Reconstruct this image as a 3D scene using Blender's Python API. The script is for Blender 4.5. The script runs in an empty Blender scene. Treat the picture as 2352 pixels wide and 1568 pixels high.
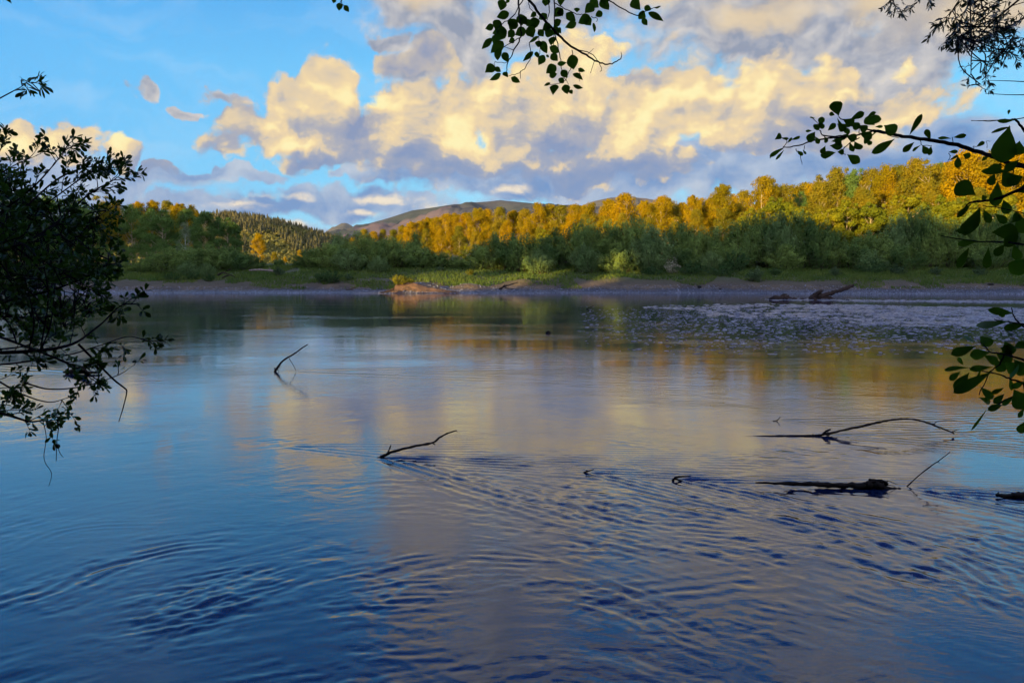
import bpy, math, random
import numpy as np
from mathutils import Vector

# ------------------------------------------------------------------ camera
S = bpy.context.scene
COL = S.collection
CAM_H = 2.5
F = 28.0 / 36.0 * 2352.0
PITCH = math.atan(149.0 / F)
cam_d = bpy.data.cameras.new("camera")
cam = bpy.data.objects.new("camera", cam_d)
COL.objects.link(cam)
cam_d.lens = 28.0
cam_d.sensor_width = 36.0
cam_d.clip_start = 0.05
cam_d.clip_end = 60000.0
cam.location = (0, 0, CAM_H)
cam.rotation_euler = (math.radians(90) - PITCH, 0, 0)
S.camera = cam
S.view_settings.view_transform = 'Standard'
S.view_settings.look = 'None'
S.view_settings.gamma = 1.0
S.view_settings.use_curve_mapping = False
EXPO = 1.2
S.view_settings.exposure = EXPO
S.cycles.max_bounces = 6
S.cycles.diffuse_bounces = 2
S.cycles.glossy_bounces = 3
S.cycles.transparent_max_bounces = 4
S.cycles.volume_bounces = 0
S.cycles.use_adaptive_sampling = True
S.cycles.adaptive_threshold = 0.02
S.cycles.adaptive_min_samples = 12

# ------------------------------------------------------------------ node helpers
class NT:
    """short hand for building node trees as expressions"""
    def __init__(s, tree):
        s.t = tree
    def n(s, kind, **kw):
        nd = s.t.nodes.new(kind)
        for k, v in kw.items():
            setattr(nd, k, v)
        return nd
    def put(s, sock, v):
        if v is None: return
        if isinstance(v, bpy.types.NodeSocket): s.t.links.new(v, sock)
        else: sock.default_value = v
    def m(s, op, a, b=None, c=None, clamp=False):
        nd = s.n('ShaderNodeMath', operation=op, use_clamp=clamp)
        s.put(nd.inputs[0], a); s.put(nd.inputs[1], b)
        if c is not None: s.put(nd.inputs[2], c)
        return nd.outputs[0]
    def v(s, op, a, b=None, scale=None):
        nd = s.n('ShaderNodeVectorMath', operation=op)
        s.put(nd.inputs[0], a); s.put(nd.inputs[1], b)
        if scale is not None: s.put(nd.inputs['Scale'], scale)
        return nd.outputs['Value'] if op in ('LENGTH', 'DOT_PRODUCT', 'DISTANCE') else nd.outputs[0]
    def noise(s, vec, scale, detail=4, rough=0.5, dist=0.0, color=False, dims='2D', w=None, lac=2.0):
        nd = s.n('ShaderNodeTexNoise', noise_dimensions=dims)
        s.put(nd.inputs['Vector'], vec)
        nd.inputs['Scale'].default_value = scale
        nd.inputs['Detail'].default_value = detail
        nd.inputs['Roughness'].default_value = rough
        nd.inputs['Lacunarity'].default_value = lac
        nd.inputs['Distortion'].default_value = dist
        return nd.outputs['Color' if color else 'Fac']
    def mr(s, v, a, b, c=0.0, d=1.0, smooth=False):
        nd = s.n('ShaderNodeMapRange')
        if smooth: nd.interpolation_type = 'SMOOTHSTEP'
        s.put(nd.inputs['Value'], v)
        nd.inputs['From Min'].default_value = a; nd.inputs['From Max'].default_value = b
        s.put(nd.inputs['To Min'], c); s.put(nd.inputs['To Max'], d)
        return nd.outputs[0]
    def mix(s, f, a, b, mode='MIX'):
        nd = s.n('ShaderNodeMix', data_type='RGBA', blend_type=mode)
        s.put(nd.inputs['Factor'], f)
        s.put(nd.inputs[6], a if isinstance(a, bpy.types.NodeSocket) else (*a, 1)[:4])
        s.put(nd.inputs[7], b if isinstance(b, bpy.types.NodeSocket) else (*b, 1)[:4])
        return nd.outputs[2]
    def comb(s, x, y, z=0.0):
        nd = s.n('ShaderNodeCombineXYZ')
        s.put(nd.inputs[0], x); s.put(nd.inputs[1], y); s.put(nd.inputs[2], z)
        return nd.outputs[0]
    def sep(s, v):
        nd = s.n('ShaderNodeSeparateXYZ'); s.put(nd.inputs[0], v)
        return nd.outputs

def lin(r, g, b):
    f = lambda c: (c / 255.0) / 12.92 if c <= 10 else (((c / 255.0) + 0.055) / 1.055) ** 2.4
    return (f(r), f(g), f(b))

# ------------------------------------------------------------------ sun and sky
SUN_EL = math.radians(7.0)
SUN_AZ = math.radians(36.0)            # sun stands behind the photographer, to the left
LDIR = Vector((math.sin(SUN_AZ) * math.cos(SUN_EL), math.cos(SUN_AZ) * math.cos(SUN_EL), -math.sin(SUN_EL)))
sun_d = bpy.data.lights.new("sun", 'SUN')
sun = bpy.data.objects.new("sun", sun_d)
COL.objects.link(sun)
sun_d.energy = 5.0
sun_d.angle = math.radians(0.5)
sun_d.color = (1.0, 0.70, 0.25)
sun.rotation_euler = LDIR.to_track_quat('-Z', 'Y').to_euler()
sun.location = (-60, -80, 60)

world = bpy.data.worlds.new("World")
S.world = world
world.use_nodes = True
world.cycles.sampling_method = 'MANUAL'
world.cycles.sample_map_resolution = 256
wt = world.node_tree
wt.nodes.clear()
W = NT(wt)
K = 10.0 / (2 ** EXPO)                 # cloud colours are written as they show; background strength is 0.1
sky = W.n('ShaderNodeTexSky', sky_type='NISHITA')
sky.sun_disc = False
sky.sun_elevation = SUN_EL
sky.sun_rotation = math.atan2(-LDIR.x, -LDIR.y) % (2 * math.pi)
sky.altitude = 50
sky.air_density = 1.0
sky.dust_density = 0.3
sky.ozone_density = 2.0
gen = W.n('ShaderNodeTexCoord').outputs['Generated']
gx, gy, gz = W.sep(gen)[0:3]
az = W.m('ARCTAN2', gx, gy)
el = W.m('ARCTAN2', gz, W.m('SQRT', W.m('ADD', W.m('MULTIPLY', gx, gx), W.m('MULTIPLY', gy, gy))))
AZ = W.m('MULTIPLY', az, 10.0)
EL = W.m('MULTIPLY', el, 10.0)
P0 = W.comb(AZ, EL, 0.0)
# ragged edges: the direction is shaken by noise before the cloud masses are looked up
w1 = W.v('SUBTRACT', W.noise(P0, 0.9, 2, 0.5, color=True), (0.5, 0.5, 0.5))
w2 = W.v('SUBTRACT', W.noise(P0, 3.2, 4, 0.6, color=True), (0.5, 0.5, 0.5))
PW = W.v('ADD', P0, W.v('ADD', W.v('MULTIPLY', w1, (1.3, 0.7, 0)), W.v('MULTIPLY', w2, (0.34, 0.28, 0))))

def sk(u, v):
    cx = (u - 1176.0) / F
    dz = (635.0 - v) / F
    a = math.atan(cx)
    return a * 10.0, math.atan(dz * math.cos(a)) * 10.0

def cloud_mass(P, blobs):
    """union of soft ellipses; value 1 in a centre, 0 on the rim"""
    out = None
    for (u, v, ru, rv) in blobs:
        c = sk(u, v)
        a = sk(u + ru, v)[0] - sk(u - ru, v)[0]
        b = sk(u, v - rv)[1] - sk(u, v + rv)[1]
        d = W.v('LENGTH', W.v('MULTIPLY', W.v('SUBTRACT', P, (c[0], c[1], 0)), (2.0 / a, 2.0 / b, 0)))
        f = W.m('SUBTRACT', 1.0, d)
        if out is None: out = f
        else:
            nd = W.n('ShaderNodeMath', operation='SMOOTH_MAX')
            W.put(nd.inputs[0], out); W.put(nd.inputs[1], f); nd.inputs[2].default_value = 0.25
            out = nd.outputs[0]
    return out

PN = W.v('ADD', P0, W.v('ADD', W.v('MULTIPLY', w1, (0.5, 0.3, 0)), W.v('MULTIPLY', w2, (0.10, 0.08, 0))))
fb = W.noise(W.v('MULTIPLY', PN, (1.0, 1.35, 1)), 1.6, 6, 0.55)
fb2 = W.noise(W.v('MULTIPLY', PN, (1.0, 1.5, 1)), 4.0, 4, 0.55)
# billows: rounded cells give cumulus heads
def billow(P, sc):
    nd = W.n('ShaderNodeTexVoronoi', feature='SMOOTH_F1', voronoi_dimensions='2D')
    W.put(nd.inputs['Vector'], P)
    nd.inputs['Scale'].default_value = sc
    nd.inputs['Smoothness'].default_value = 0.6
    if 'Detail' in nd.inputs: nd.inputs['Detail'].default_value = 1.0; nd.inputs['Roughness'].default_value = 0.55
    return nd.outputs['Distance']
PB = W.v('ADD', P0, W.v('MULTIPLY', w2, (0.26, 0.26, 0)))
b0 = billow(PB, 2.3)
off = (-0.10, 0.12, 0)
b1 = billow(W.v('ADD', PB, off), 2.3)
relief = W.m('SUBTRACT', b1, b0)         # >0 where the puff faces up and left, towards the sun
fo = W.noise(W.v('MULTIPLY', W.v('ADD', PN, (-0.14, 0.2, 0)), (1.0, 1.35, 1)), 1.6, 4, 0.55)
relief2 = W.m('SUBTRACT', fb, fo)
fo2 = W.noise(W.v('MULTIPLY', W.v('ADD', PN, (-0.06, 0.08, 0)), (1.0, 1.5, 1)), 4.0, 4, 0.55)
relief3 = W.m('SUBTRACT', fb2, fo2)

# clear sky: physical sky, pulled to the saturated cyan-blue of the evening
skyc = W.mix(1.0, sky.outputs[0], (0.55, 0.85, 1.25), 'MULTIPLY')
grad = W.mr(EL, 0.0, 4.5, 0, 1)
gA = W.mix(grad, tuple(K * c for c in lin(144, 226, 252)), tuple(K * c for c in lin(84, 188, 255)))
deep = W.mr(EL, 2.4, 6.5, 0, 1)
gA = W.mix(deep, gA, tuple(K * c for c in lin(14, 62, 190)))
grL = W.mr(AZ, -6.0, 0.5, 1, 0)
gA = W.mix(W.m('MULTIPLY', grL, 0.45), gA, tuple(K * c for c in lin(66, 168, 252)))
clear = W.mix(0.88, skyc, gA)
wisp = W.noise(W.v('MULTIPLY', PW, (0.5, 2.2, 1)), 1.1, 4, 0.55)
clear = W.mix(W.mr(wisp, 0.48, 0.80, 0, 0.36), clear, tuple(K * c for c in lin(190, 222, 250)))

def kc(r, g, b, f=1.0):
    return tuple(K * f * c for c in lin(r, g, b))

# --- layer 1: high grey sheet, top centre to top right, running on above the frame
L1 = cloud_mass(PW, [(350, 236, 34, 22), (455, 263, 24, 13), (524, 250, 26, 18), (1000, 20, 230, 95), (960, 150, 90, 40), (860, 105, 60, 22), (1080, 90, 160, 80), (1300, 25, 200, 75), (1750, 50, 420, 130),
                     (2050, 120, 260, 90), (1950, 205, 200, 60), (2180, 40, 260, 110), (1100, -120, 300, 110),
                     (1750, -140, 330, 80), (2300, -60, 250, 80), (1250, -330, 420, 90), (2050, -360, 350, 70),
                     (980, 132, 80, 30)])
d1 = W.m('ADD', L1, W.m('ADD', 0.04, W.m('MULTIPLY', W.m('SUBTRACT', fb, 0.5), 1.4)))
a1 = W.mr(d1, -0.12, 0.40, 0, 1, True)
s1 = W.m('ADD', W.m('MULTIPLY', W.m('ADD', relief2, W.m('MULTIPLY', relief3, 0.5)), 1.6), W.m('ADD', W.m('MULTIPLY', d1, -0.35), 0.62))
c1 = W.mix(W.mr(s1, 0.15, 0.95), kc(146, 156, 178), kc(214, 210, 207))
warm1 = cloud_mass(PW, [(2250, 40, 350, 90), (2000, 10, 200, 60), (1500, 10, 160, 50), (980, 20, 120, 50), (1700, 60, 180, 40), (1500, -110, 420, 90), (2000, -200, 300, 60), (1000, -110, 130, 50)])
c1 = W.mix(W.mr(warm1, 0.0, 0.9, 0, 0.75, True), c1, kc(240, 214, 170))
col = W.mix(a1, clear, c1)

# --- layer 3 (behind the bank): low blue-grey clouds above the hills
L3 = cloud_mass(PW, [(330, 408, 190, 36), (500, 402, 150, 16), (640, 475, 220, 36), (420, 465, 280, 32), (90, 410, 200, 60), (250, 480, 320, 55),
                     (920, 418, 90, 26), (860, 480, 220, 34), (1040, 425, 130, 38), (1200, 420, 200, 50), (805, 424, 36, 13),
                     (1450, 430, 300, 70), (1700, 400, 330, 80), (1950, 360, 330, 80), (2250, 370, 240, 70),
                     (1250, 520, 500, 50), (640, 570, 500, 60), (2200, 480, 400, 90), (100, 540, 300, 70)])
d3 = W.m('ADD', L3, W.m('MULTIPLY', W.m('SUBTRACT', fb, 0.5), 1.3))
a3 = W.mr(d3, -0.15, 0.35, 0, 1, True)
s3 = W.m('ADD', W.m('MULTIPLY', relief2, 2.2), W.m('ADD', W.m('MULTIPLY', d3, -0.25), 0.5))
c3 = W.mix(W.mr(s3, -0.1, 1.1), kc(104, 146, 200), kc(188, 202, 220))
low = cloud_mass(P0, [(845, 491, 60, 9), (700, 512, 50, 12), (560, 470, 90, 14), (660, 455, 70, 12), (290, 360, 60, 28), (230, 350, 45, 22), (880, 462, 80, 14), (1000, 480, 60, 14), (1170, 437, 60, 14), (340, 375, 40, 20)])
c3 = W.mix(W.mr(W.m('ADD', low, W.m('MULTIPLY', W.m('SUBTRACT', fb2, 0.5), 2.6)), -0.1, 1.1, 0, 0.9, True), c3, kc(248, 232, 206))
col = W.mix(a3, col, c3)

# --- layer 2: the big sunlit cumulus bank, and the cumulus head at the far left
L2 = cloud_mass(PW, [(600, 325, 125, 58), (730, 285, 160, 105), (740, 205, 90, 36), (840, 320, 160, 70), (980, 300, 180, 115), (1110, 260, 170, 95),
                     (1240, 290, 200, 110), (1310, 150, 85, 65), (1290, 205, 120, 60), (1450, 290, 220, 100), (1600, 245, 190, 105), (1760, 235, 200, 90),
                     (1900, 200, 140, 50), (1850, 300, 220, 60), (2030, 250, 150, 40), (2110, 265, 100, 34), (1050, 375, 300, 40), (850, 350, 250, 50), (1400, 390, 260, 45),
                     (960, 145, 75, 28),
                     (270, 355, 60, 22), (320, 360, 45, 24), (60, 335, 130, 45), (390, 385, 60, 18), (1500, 195, 90, 25), (700, 385, 50, 14)])
d2 = W.m('ADD', L2, W.m('ADD', W.m('MULTIPLY', W.m('SUBTRACT', fb2, 0.5), 0.75), W.m('MULTIPLY', W.m('SUBTRACT', 0.42, b0), 0.62)))
d2 = W.m('ADD', d2, 0.24)
a2 = W.mr(d2, -0.09, 0.30, 0, 1, True)
lit = cloud_mass(PW, [(620, 310, 90, 45), (740, 205, 100, 40), (900, 235, 90, 34), (1040, 280, 120, 50), (1080, 345, 100, 44), (690, 340, 120, 24), (1150, 215, 120, 34),
                      (1300, 150, 90, 65), (1330, 205, 90, 34), (1610, 210, 190, 60), (1500, 295, 190, 65), (1650, 320, 180, 42), (1750, 200, 160, 60), (1880, 180, 120, 34),
                      (2100, 262, 110, 34), (60, 325, 130, 35), (270, 348, 90, 26), (1950, 215, 60, 20)])
shade = cloud_mass(PW, [(880, 370, 140, 34), (830, 300, 60, 34), (1250, 345, 120, 60), (1330, 290, 70, 60), (1250, 415, 400, 30), (1850, 345, 260, 40),
                        (1990, 240, 100, 30), (1900, 285, 110, 34), (760, 385, 140, 26), (1000, 390, 160, 26), (1420, 250, 50, 34), (1500, 185, 120, 22), (470, 400, 150, 26), (960, 150, 90, 30), (440, 250, 150, 50)])
s2 = W.m('ADD', W.m('MULTIPLY', relief, 0.75), W.m('ADD', W.m('MULTIPLY', relief2, 2.2), W.m('MULTIPLY', relief3, 0.7)))
s2 = W.m('ADD', s2, W.m('MULTIPLY', W.m('MAXIMUM', lit, -0.3), 0.85))
s2 = W.m('SUBTRACT', s2, W.m('MULTIPLY', W.m('MAXIMUM', shade, -0.2), 0.85))
fine = W.noise(W.v('MULTIPLY', PN, (1.0, 1.4, 1)), 11.0, 3, 0.6)
s2 = W.m('ADD', W.m('ADD', s2, W.m('MULTIPLY', W.m('SUBTRACT', fine, 0.5), 0.45)), 0.50)
c2 = W.mix(W.mr(s2, -0.75, 0.55), kc(138, 152, 186), kc(206, 194, 178))
c2 = W.mix(W.mr(s2, 0.28, 1.32), c2, kc(254, 223, 166))
c2 = W.mix(W.mr(s2, 1.0, 1.7), c2, kc(255, 243, 184))
blu = W.mr(EL, 1.0, 1.9, 0.85, 0)
c2 = W.mix(W.m('MULTIPLY', blu, W.mr(s2, 0.5, 0.1)), c2, kc(112, 146, 196))
col = W.mix(a2, col, c2)
col = W.mix(1.0, col, W.comb(*[W.mr(EL, 3.4, 7.0, 1.0, 0.72)] * 3), 'MULTIPLY')    # sky dimmed above the frame to darken its reflection in the near water
# the half of the sky round the low sun, behind the viewpoint, is brightened to add light on bushes and beach
back = W.mr(gy, 0.25, -0.75, 0, 1, True)
col = W.mix(back, col, tuple(1.7 * c for c in kc(222, 230, 246)))
bg = W.n('ShaderNodeBackground')
bg.inputs['Strength'].default_value = 0.1
W.put(bg.inputs['Color'], col)
wo = W.n('ShaderNodeOutputWorld')
wt.links.new(bg.outputs[0], wo.inputs[0])

# ------------------------------------------------------------------ general helpers
RNG = np.random.default_rng(7)
CP, SP = math.cos(PITCH), math.sin(PITCH)
def ray(u, v):
    cx = (u - 1176.0) / F; cy = (784.0 - v) / F
    return cx, CP + cy * SP, -SP + cy * CP
def at(u, v, D):
    d = ray(u, v); k = D / d[1]
    return (d[0] * k, D, CAM_H + d[2] * k)
def onwater(u, v, z=0.0):
    d = ray(u, v); k = (z - CAM_H) / d[2]
    return (d[0] * k, d[1] * k, z)
def sm(x, a, b):
    t = np.clip((np.asarray(x, float) - a) / (b - a), 0, 1)
    return t * t * (3 - 2 * t)

class VNoise:
    """smooth value noise on a tiling random grid, evaluated with numpy"""
    def __init__(s, seed, n=256):
        s.g = np.random.default_rng(seed).random((n, n)).astype(np.float32) * 2 - 1; s.n = n
    def __call__(s, x, y):
        xi = np.floor(x).astype(np.int64); yi = np.floor(y).astype(np.int64)
        fx = (x - xi); fy = (y - yi)
        fx = fx * fx * (3 - 2 * fx); fy = fy * fy * (3 - 2 * fy)
        n = s.n; x0 = xi % n; x1 = (xi + 1) % n; y0 = yi % n; y1 = (yi + 1) % n
        g = s.g
        return (g[x0, y0] * (1 - fx) + g[x1, y0] * fx) * (1 - fy) + (g[x0, y1] * (1 - fx) + g[x1, y1] * fx) * fy
    def fbm(s, x, y, o=5, r=0.5):
        a = 1.0; out = 0; t = 0
        for i in range(o):
            out = out + a * s(x * 2 ** i + 17.3 * i, y * 2 ** i + 5.1 * i); t += a; a *= r
        return out / t
vn = VNoise(3); vn2 = VNoise(11)

def mesh_obj(name, verts, faces_flat, nper, mat, parent=None, smooth=True, loc=None):
    """verts (n,3) array; faces_flat index array; nper = vertices per face (int or array)"""
    me = bpy.data.meshes.new(name)
    v = np.ascontiguousarray(verts, dtype=np.float32)
    fi = np.ascontiguousarray(faces_flat, dtype=np.int32).ravel()
    me.vertices.add(len(v)); me.vertices.foreach_set("co", v.ravel())
    me.loops.add(len(fi)); me.loops.foreach_set("vertex_index", fi)
    if isinstance(nper, int):
        tot = np.full(len(fi) // nper, nper, dtype=np.int32)
    else:
        tot = np.asarray(nper, dtype=np.int32)
    st = np.concatenate([[0], np.cumsum(tot)[:-1]]).astype(np.int32)
    me.polygons.add(len(tot)); me.polygons.foreach_set("loop_start", st); me.polygons.foreach_set("loop_total", tot)
    if smooth: me.polygons.foreach_set("use_smooth", np.ones(len(tot), dtype=bool))
    me.update(calc_edges=True); me.validate()
    me.materials.append(mat)
    o = bpy.data.objects.new(name, me); COL.objects.link(o)
    if parent is not None: o.parent = parent
    if loc is not None: o.location = loc
    return o

def grid_faces(nr, nc):
    i = np.arange(nr - 1)[:, None] * nc + np.arange(nc - 1)[None, :]
    return np.stack([i, i + 1, i + nc + 1, i + nc], -1).reshape(-1, 4)

def tag(o, label=None, cat=None, group=None, kind=None):
    if label: o['label'] = label
    if cat: o['category'] = cat
    if group: o['group'] = group
    if kind: o['kind'] = kind
    return o
def empty(name, loc=(0, 0, 0), rz=0.0):
    o = bpy.data.objects.new(name, None); COL.objects.link(o)
    o.location = loc; o.rotation_euler = (0, 0, rz); o.empty_display_size = 0.2
    return o

def tubes(lines, sides=5):
    """lines: list of (points (k,3), radii (k)); returns verts, quads"""
    V = []; Q = []; base = 0
    ang = np.arange(sides) / sides * 2 * np.pi
    for pts, rad in lines:
        p = np.asarray(pts, float); r = np.asarray(rad, float); k = len(p)
        t = np.gradient(p, axis=0); t /= np.linalg.norm(t, axis=1)[:, None] + 1e-9
        ref = np.array([0.13, 0.21, 0.97]) if abs(t[0][2]) < 0.9 else np.array([0.97, 0.2, 0.1])
        a = np.cross(t, ref); a /= np.linalg.norm(a, axis=1)[:, None] + 1e-9
        b = np.cross(t, a)
        ring = p[:, None, :] + r[:, None, None] * (np.cos(ang)[None, :, None] * a[:, None, :] + np.sin(ang)[None, :, None] * b[:, None, :])
        V.append(ring.reshape(-1, 3))
        for i in range(k - 1):
            for j in range(sides):
                j2 = (j + 1) % sides
                Q.append((base + i * sides + j, base + i * sides + j2, base + (i + 1) * sides + j2, base + (i + 1) * sides + j))
        base += k * sides
    return np.concatenate(V), np.array(Q)

def smooth_line(pts, n=6):
    """Catmull-Rom through the points"""
    p = [np.asarray(q, float) for q in pts]
    if len(p) < 3: return np.array(p)
    p = [2 * p[0] - p[1]] + p + [2 * p[-1] - p[-2]]
    out = []
    for i in range(1, len(p) - 2):
        for t in np.linspace(0, 1, n, endpoint=False):
            out.append(0.5 * ((2 * p[i]) + (-p[i - 1] + p[i + 1]) * t + (2 * p[i - 1] - 5 * p[i] + 4 * p[i + 1] - p[i + 2]) * t * t + (-p[i - 1] + 3 * p[i] - 3 * p[i + 1] + p[i + 2]) * t ** 3))
    out.append(p[-2])
    return np.array(out)

# ------------------------------------------------------------------ materials
def new_mat(name):
    m = bpy.data.materials.new(name); m.use_nodes = True
    m.node_tree.nodes.clear()
    N = NT(m.node_tree)
    out = N.n('ShaderNodeOutputMaterial')
    return m, N, out

def foliage_mat(name, a, b, scale=0.35, trans=0.3, gloss=0.0, obj_var=0.25):
    """leaf colour swings between a and b by place and by plant"""
    m, N, out = new_mat(name)
    geo = N.n('ShaderNodeNewGeometry')
    oi = N.n('ShaderNodeObjectInfo')
    n = N.noise(geo.outputs['Position'], scale, 3, 0.6, dims='3D')
    f = N.m('ADD', N.mr(n, 0.3, 0.7), N.m('MULTIPLY', N.m('SUBTRACT', oi.outputs['Random'], 0.5), obj_var * 2), clamp=True)
    f = N.m('ADD', f, N.m('MULTIPLY', N.m('SUBTRACT', geo.outputs['Random Per Island'], 0.5), 0.5), clamp=True)
    c = N.mix(f, a, b)
    d = N.n('ShaderNodeBsdfDiffuse'); N.put(d.inputs['Color'], c)
    t = N.n('ShaderNodeBsdfTranslucent'); N.put(t.inputs['Color'], N.mix(0.5, c, (a[0] * 1.6, a[1] * 1.6, a[2] * 0.8)))
    mx = N.n('ShaderNodeMixShader'); mx.inputs[0].default_value = trans
    N.t.links.new(d.outputs[0], mx.inputs[1]); N.t.links.new(t.outputs[0], mx.inputs[2])
    res = mx.outputs[0]
    if gloss > 0:
        g = N.n('ShaderNodeBsdfGlossy'); g.inputs['Roughness'].default_value = 0.35
        N.put(g.inputs['Color'], (0.9, 0.9, 0.9, 1))
        fr = N.n('ShaderNodeFresnel'); fr.inputs['IOR'].default_value = 1.4
        m2 = N.n('ShaderNodeMixShader'); N.put(m2.inputs[0], N.m('MULTIPLY', fr.outputs[0], gloss))
        N.t.links.new(res, m2.inputs[1]); N.t.links.new(g.outputs[0], m2.inputs[2]); res = m2.outputs[0]
    N.t.links.new(res, out.inputs[0])
    return m

def bark_mat(name, a, b, scale=6.0, rough=0.9):
    m, N, out = new_mat(name)
    tc = N.n('ShaderNodeTexCoord').outputs['Object']
    n = N.noise(N.v('MULTIPLY', tc, (1, 1, 0.3)), scale, 5, 0.65, dims='3D')
    p = N.n('ShaderNodeBsdfPrincipled')
    N.put(p.inputs['Base Color'], N.mix(N.mr(n, 0.35, 0.65), a, b)); p.inputs['Roughness'].default_value = rough; p.inputs['Specular IOR Level'].default_value = 0.12
    bp = N.n('ShaderNodeBump'); bp.inputs['Strength'].default_value = 0.6; bp.inputs['Distance'].default_value = 0.02
    N.put(bp.inputs['Height'], n); N.t.links.new(bp.outputs[0], p.inputs['Normal'])
    N.t.links.new(p.outputs[0], out.inputs[0])
    return m

M_GOLD = foliage_mat('leaf_cottonwood', (0.39, 0.24, 0.005), (0.18, 0.155, 0.008), 0.12, 0.25)
M_GOLD2 = foliage_mat('leaf_cottonwood_green', (0.27, 0.20, 0.012), (0.12, 0.13, 0.016), 0.12, 0.25)
M_LIME = foliage_mat('leaf_young_alder', (0.24, 0.22, 0.012), (0.12, 0.15, 0.014), 0.15, 0.3)
M_WILLOW = foliage_mat('leaf_willow', (0.170, 0.235, 0.060), (0.055, 0.105, 0.036), 0.25, 0.2, 0.0, 0.45)
M_DARKTREE = foliage_mat('leaf_dark_tree', (0.130, 0.205, 0.050), (0.05, 0.100, 0.030), 0.15, 0.2)
M_LOWSHRUB = foliage_mat('leaf_low_shrub', (0.065, 0.11, 0.042), (0.032, 0.068, 0.024), 0.6, 0.25)
M_GRASS = foliage_mat('grass_blade', (0.12, 0.150, 0.036), (0.055, 0.105, 0.028), 0.22, 0.3)
M_CONIFER = foliage_mat('conifer_needle', (0.10, 0.11, 0.030), (0.050, 0.065, 0.028), 0.004, 0.0)
M_TRUNK = bark_mat('bark_pale', (0.52, 0.42, 0.28), (0.26, 0.20, 0.13), 3.0)
M_STEM = bark_mat('bark_willow', (0.10, 0.075, 0.05), (0.05, 0.038, 0.028), 6.0)
M_DRIFT = bark_mat('driftwood_wet', (0.016, 0.011, 0.011), (0.005, 0.004, 0.005), 9.0, 0.55)
M_DRIFTB = bark_mat('driftwood_brown', (0.050, 0.032, 0.028), (0.020, 0.014, 0.015), 4.0, 0.75)
M_DRIFTP = bark_mat('driftwood_pale', (0.26, 0.21, 0.21), (0.13, 0.105, 0.105), 4.0)
M_NEARLEAF = foliage_mat('leaf_near', (0.055, 0.105, 0.014), (0.004, 0.008, 0.003), 3.0, 0.22, 0.05)
M_NEARLEAF2 = foliage_mat('leaf_near_broad', (0.11, 0.20, 0.016), (0.004, 0.008, 0.003), 6.0, 0.35, 0.0)
M_NEARBARK = bark_mat('bark_near', (0.016, 0.010, 0.010), (0.006, 0.004, 0.005), 30.0)

# ------------------------------------------------------------------ the ground
PROF_T = [-60, -20, 0, 6, 13, 17, 30, 45, 80, 300, 600, 6000]
PROF_Z = [-1.6, -1.2, 0.0, 0.40, 1.65, 2.15, 3.6, 4.9, 5.6, 7.5, 9, 12]
def shore_y(x):
    x = np.asarray(x, float)
    return 119.0 - 6.0 * sm(x, 10, 70) + 2.2 * vn(x / 17.0, x * 0 + 3.3) + 0.8 * vn(x / 5.0, x * 0 + 8.1)
MOUND = onwater(930, 673)
def ground_z(x, y):
    x = np.asarray(x, float); y = np.asarray(y, float)
    t = y - shore_y(x)
    z = np.interp(t, PROF_T, PROF_Z)
    land = sm(t, 1, 14)
    z = z + land * (0.30 * vn.fbm(x / 9.0, y / 9.0, 4) + 0.5 * vn2(x / 31.0, y / 31.0))
    z = z + sm(t, -1, 3) * 0.05 * vn2.fbm(x * 1.3, y * 1.3, 3)
    # low undercut bank beside the shore shrub, tapering off to the right
    mx, my = MOUND[0], MOUND[1] + 1.5
    dx = (x - mx)
    side = np.where(dx < 0, 2.0, 6.5)
    z = np.maximum(z, 1.7 * np.exp(-(dx / side) ** 2 - ((y - my) / 2.6) ** 2) - 0.15)
    # sandy hummocks behind the mound, steep enough to catch the low sun
    for (u_, D_, w_, h_) in [(985, 124.5, 2.4, 0.9), (1075, 126, 2.6, 0.9), (1205, 131, 2.2, 0.7), (1410, 134, 2.6, .6)]:
        cx_ = (u_ - 1176) / F * D_
        z = z + h_ * np.exp(-((x - cx_) / w_) ** 2) * sm(y, D_ - 2.2, D_) * (1 - sm(y, D_, D_ + 5))
    # near bank under the photographer
    nb = np.clip((2.3 - y) * 0.55, 0, None)
    near = np.where(y < 2.3, np.minimum(nb, 0.95) + 0.05 * vn2(x, y), -1.2)
    return np.where(y < 2.3, near, np.where(y < 60, np.maximum(-1.2, -0.55 * (y - 2.3)), z))

def axis(parts):
    out = []
    for a, b, st in parts:
        out.append(np.arange(a, b, st))
    out.append([parts[-1][1]])
    return np.concatenate(out)
gxs = axis([(-9000, -1000, 400), (-1000, -260, 30), (-260, -110, 3), (-110, -80, 0.8), (-80, 85, 0.4), (85, 120, 0.8), (120, 260, 3), (260, 1000, 30), (1000, 9000, 400)])
gys = axis([(-900, -100, 80), (-100, -8, 6), (-8, 4, 0.25), (4, 60, 4), (60, 100, 1.0), (100, 145, 0.22), (145, 175, 0.5), (175, 300, 4), (300, 1000, 40), (1000, 12000, 500)])
X, Y = np.meshgrid(gxs, gys)
Z = ground_z(X, Y)
m_g, N, out = new_mat('ground')
pos = N.n('ShaderNodeNewGeometry').outputs['Position']
px, py, pz = N.sep(pos)[0:3]
nA = N.noise(pos, 0.12, 5, 0.6, dims='3D'); nB = N.noise(pos, 1.4, 5, 0.65, dims='3D'); nC = N.noise(N.v('MULTIPLY', pos, (1, 0.35, 1)), 0.5, 4, 0.6, dims='3D')
hz = N.m('ADD', pz, N.m('MULTIPLY', N.m('SUBTRACT', nA, 0.5), 1.7))
gr = N.mix(N.mr(nB, 0.35, 0.65), (0.060, 0.080, 0.026), (0.035, 0.055, 0.017))
gr = N.mix(N.mr(nA, 0.50, 0.72), gr, (0.085, 0.060, 0.035))
gr = N.mix(N.mr(hz, 1.6, 2.6), (0.075, 0.058, 0.036), gr)
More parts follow.
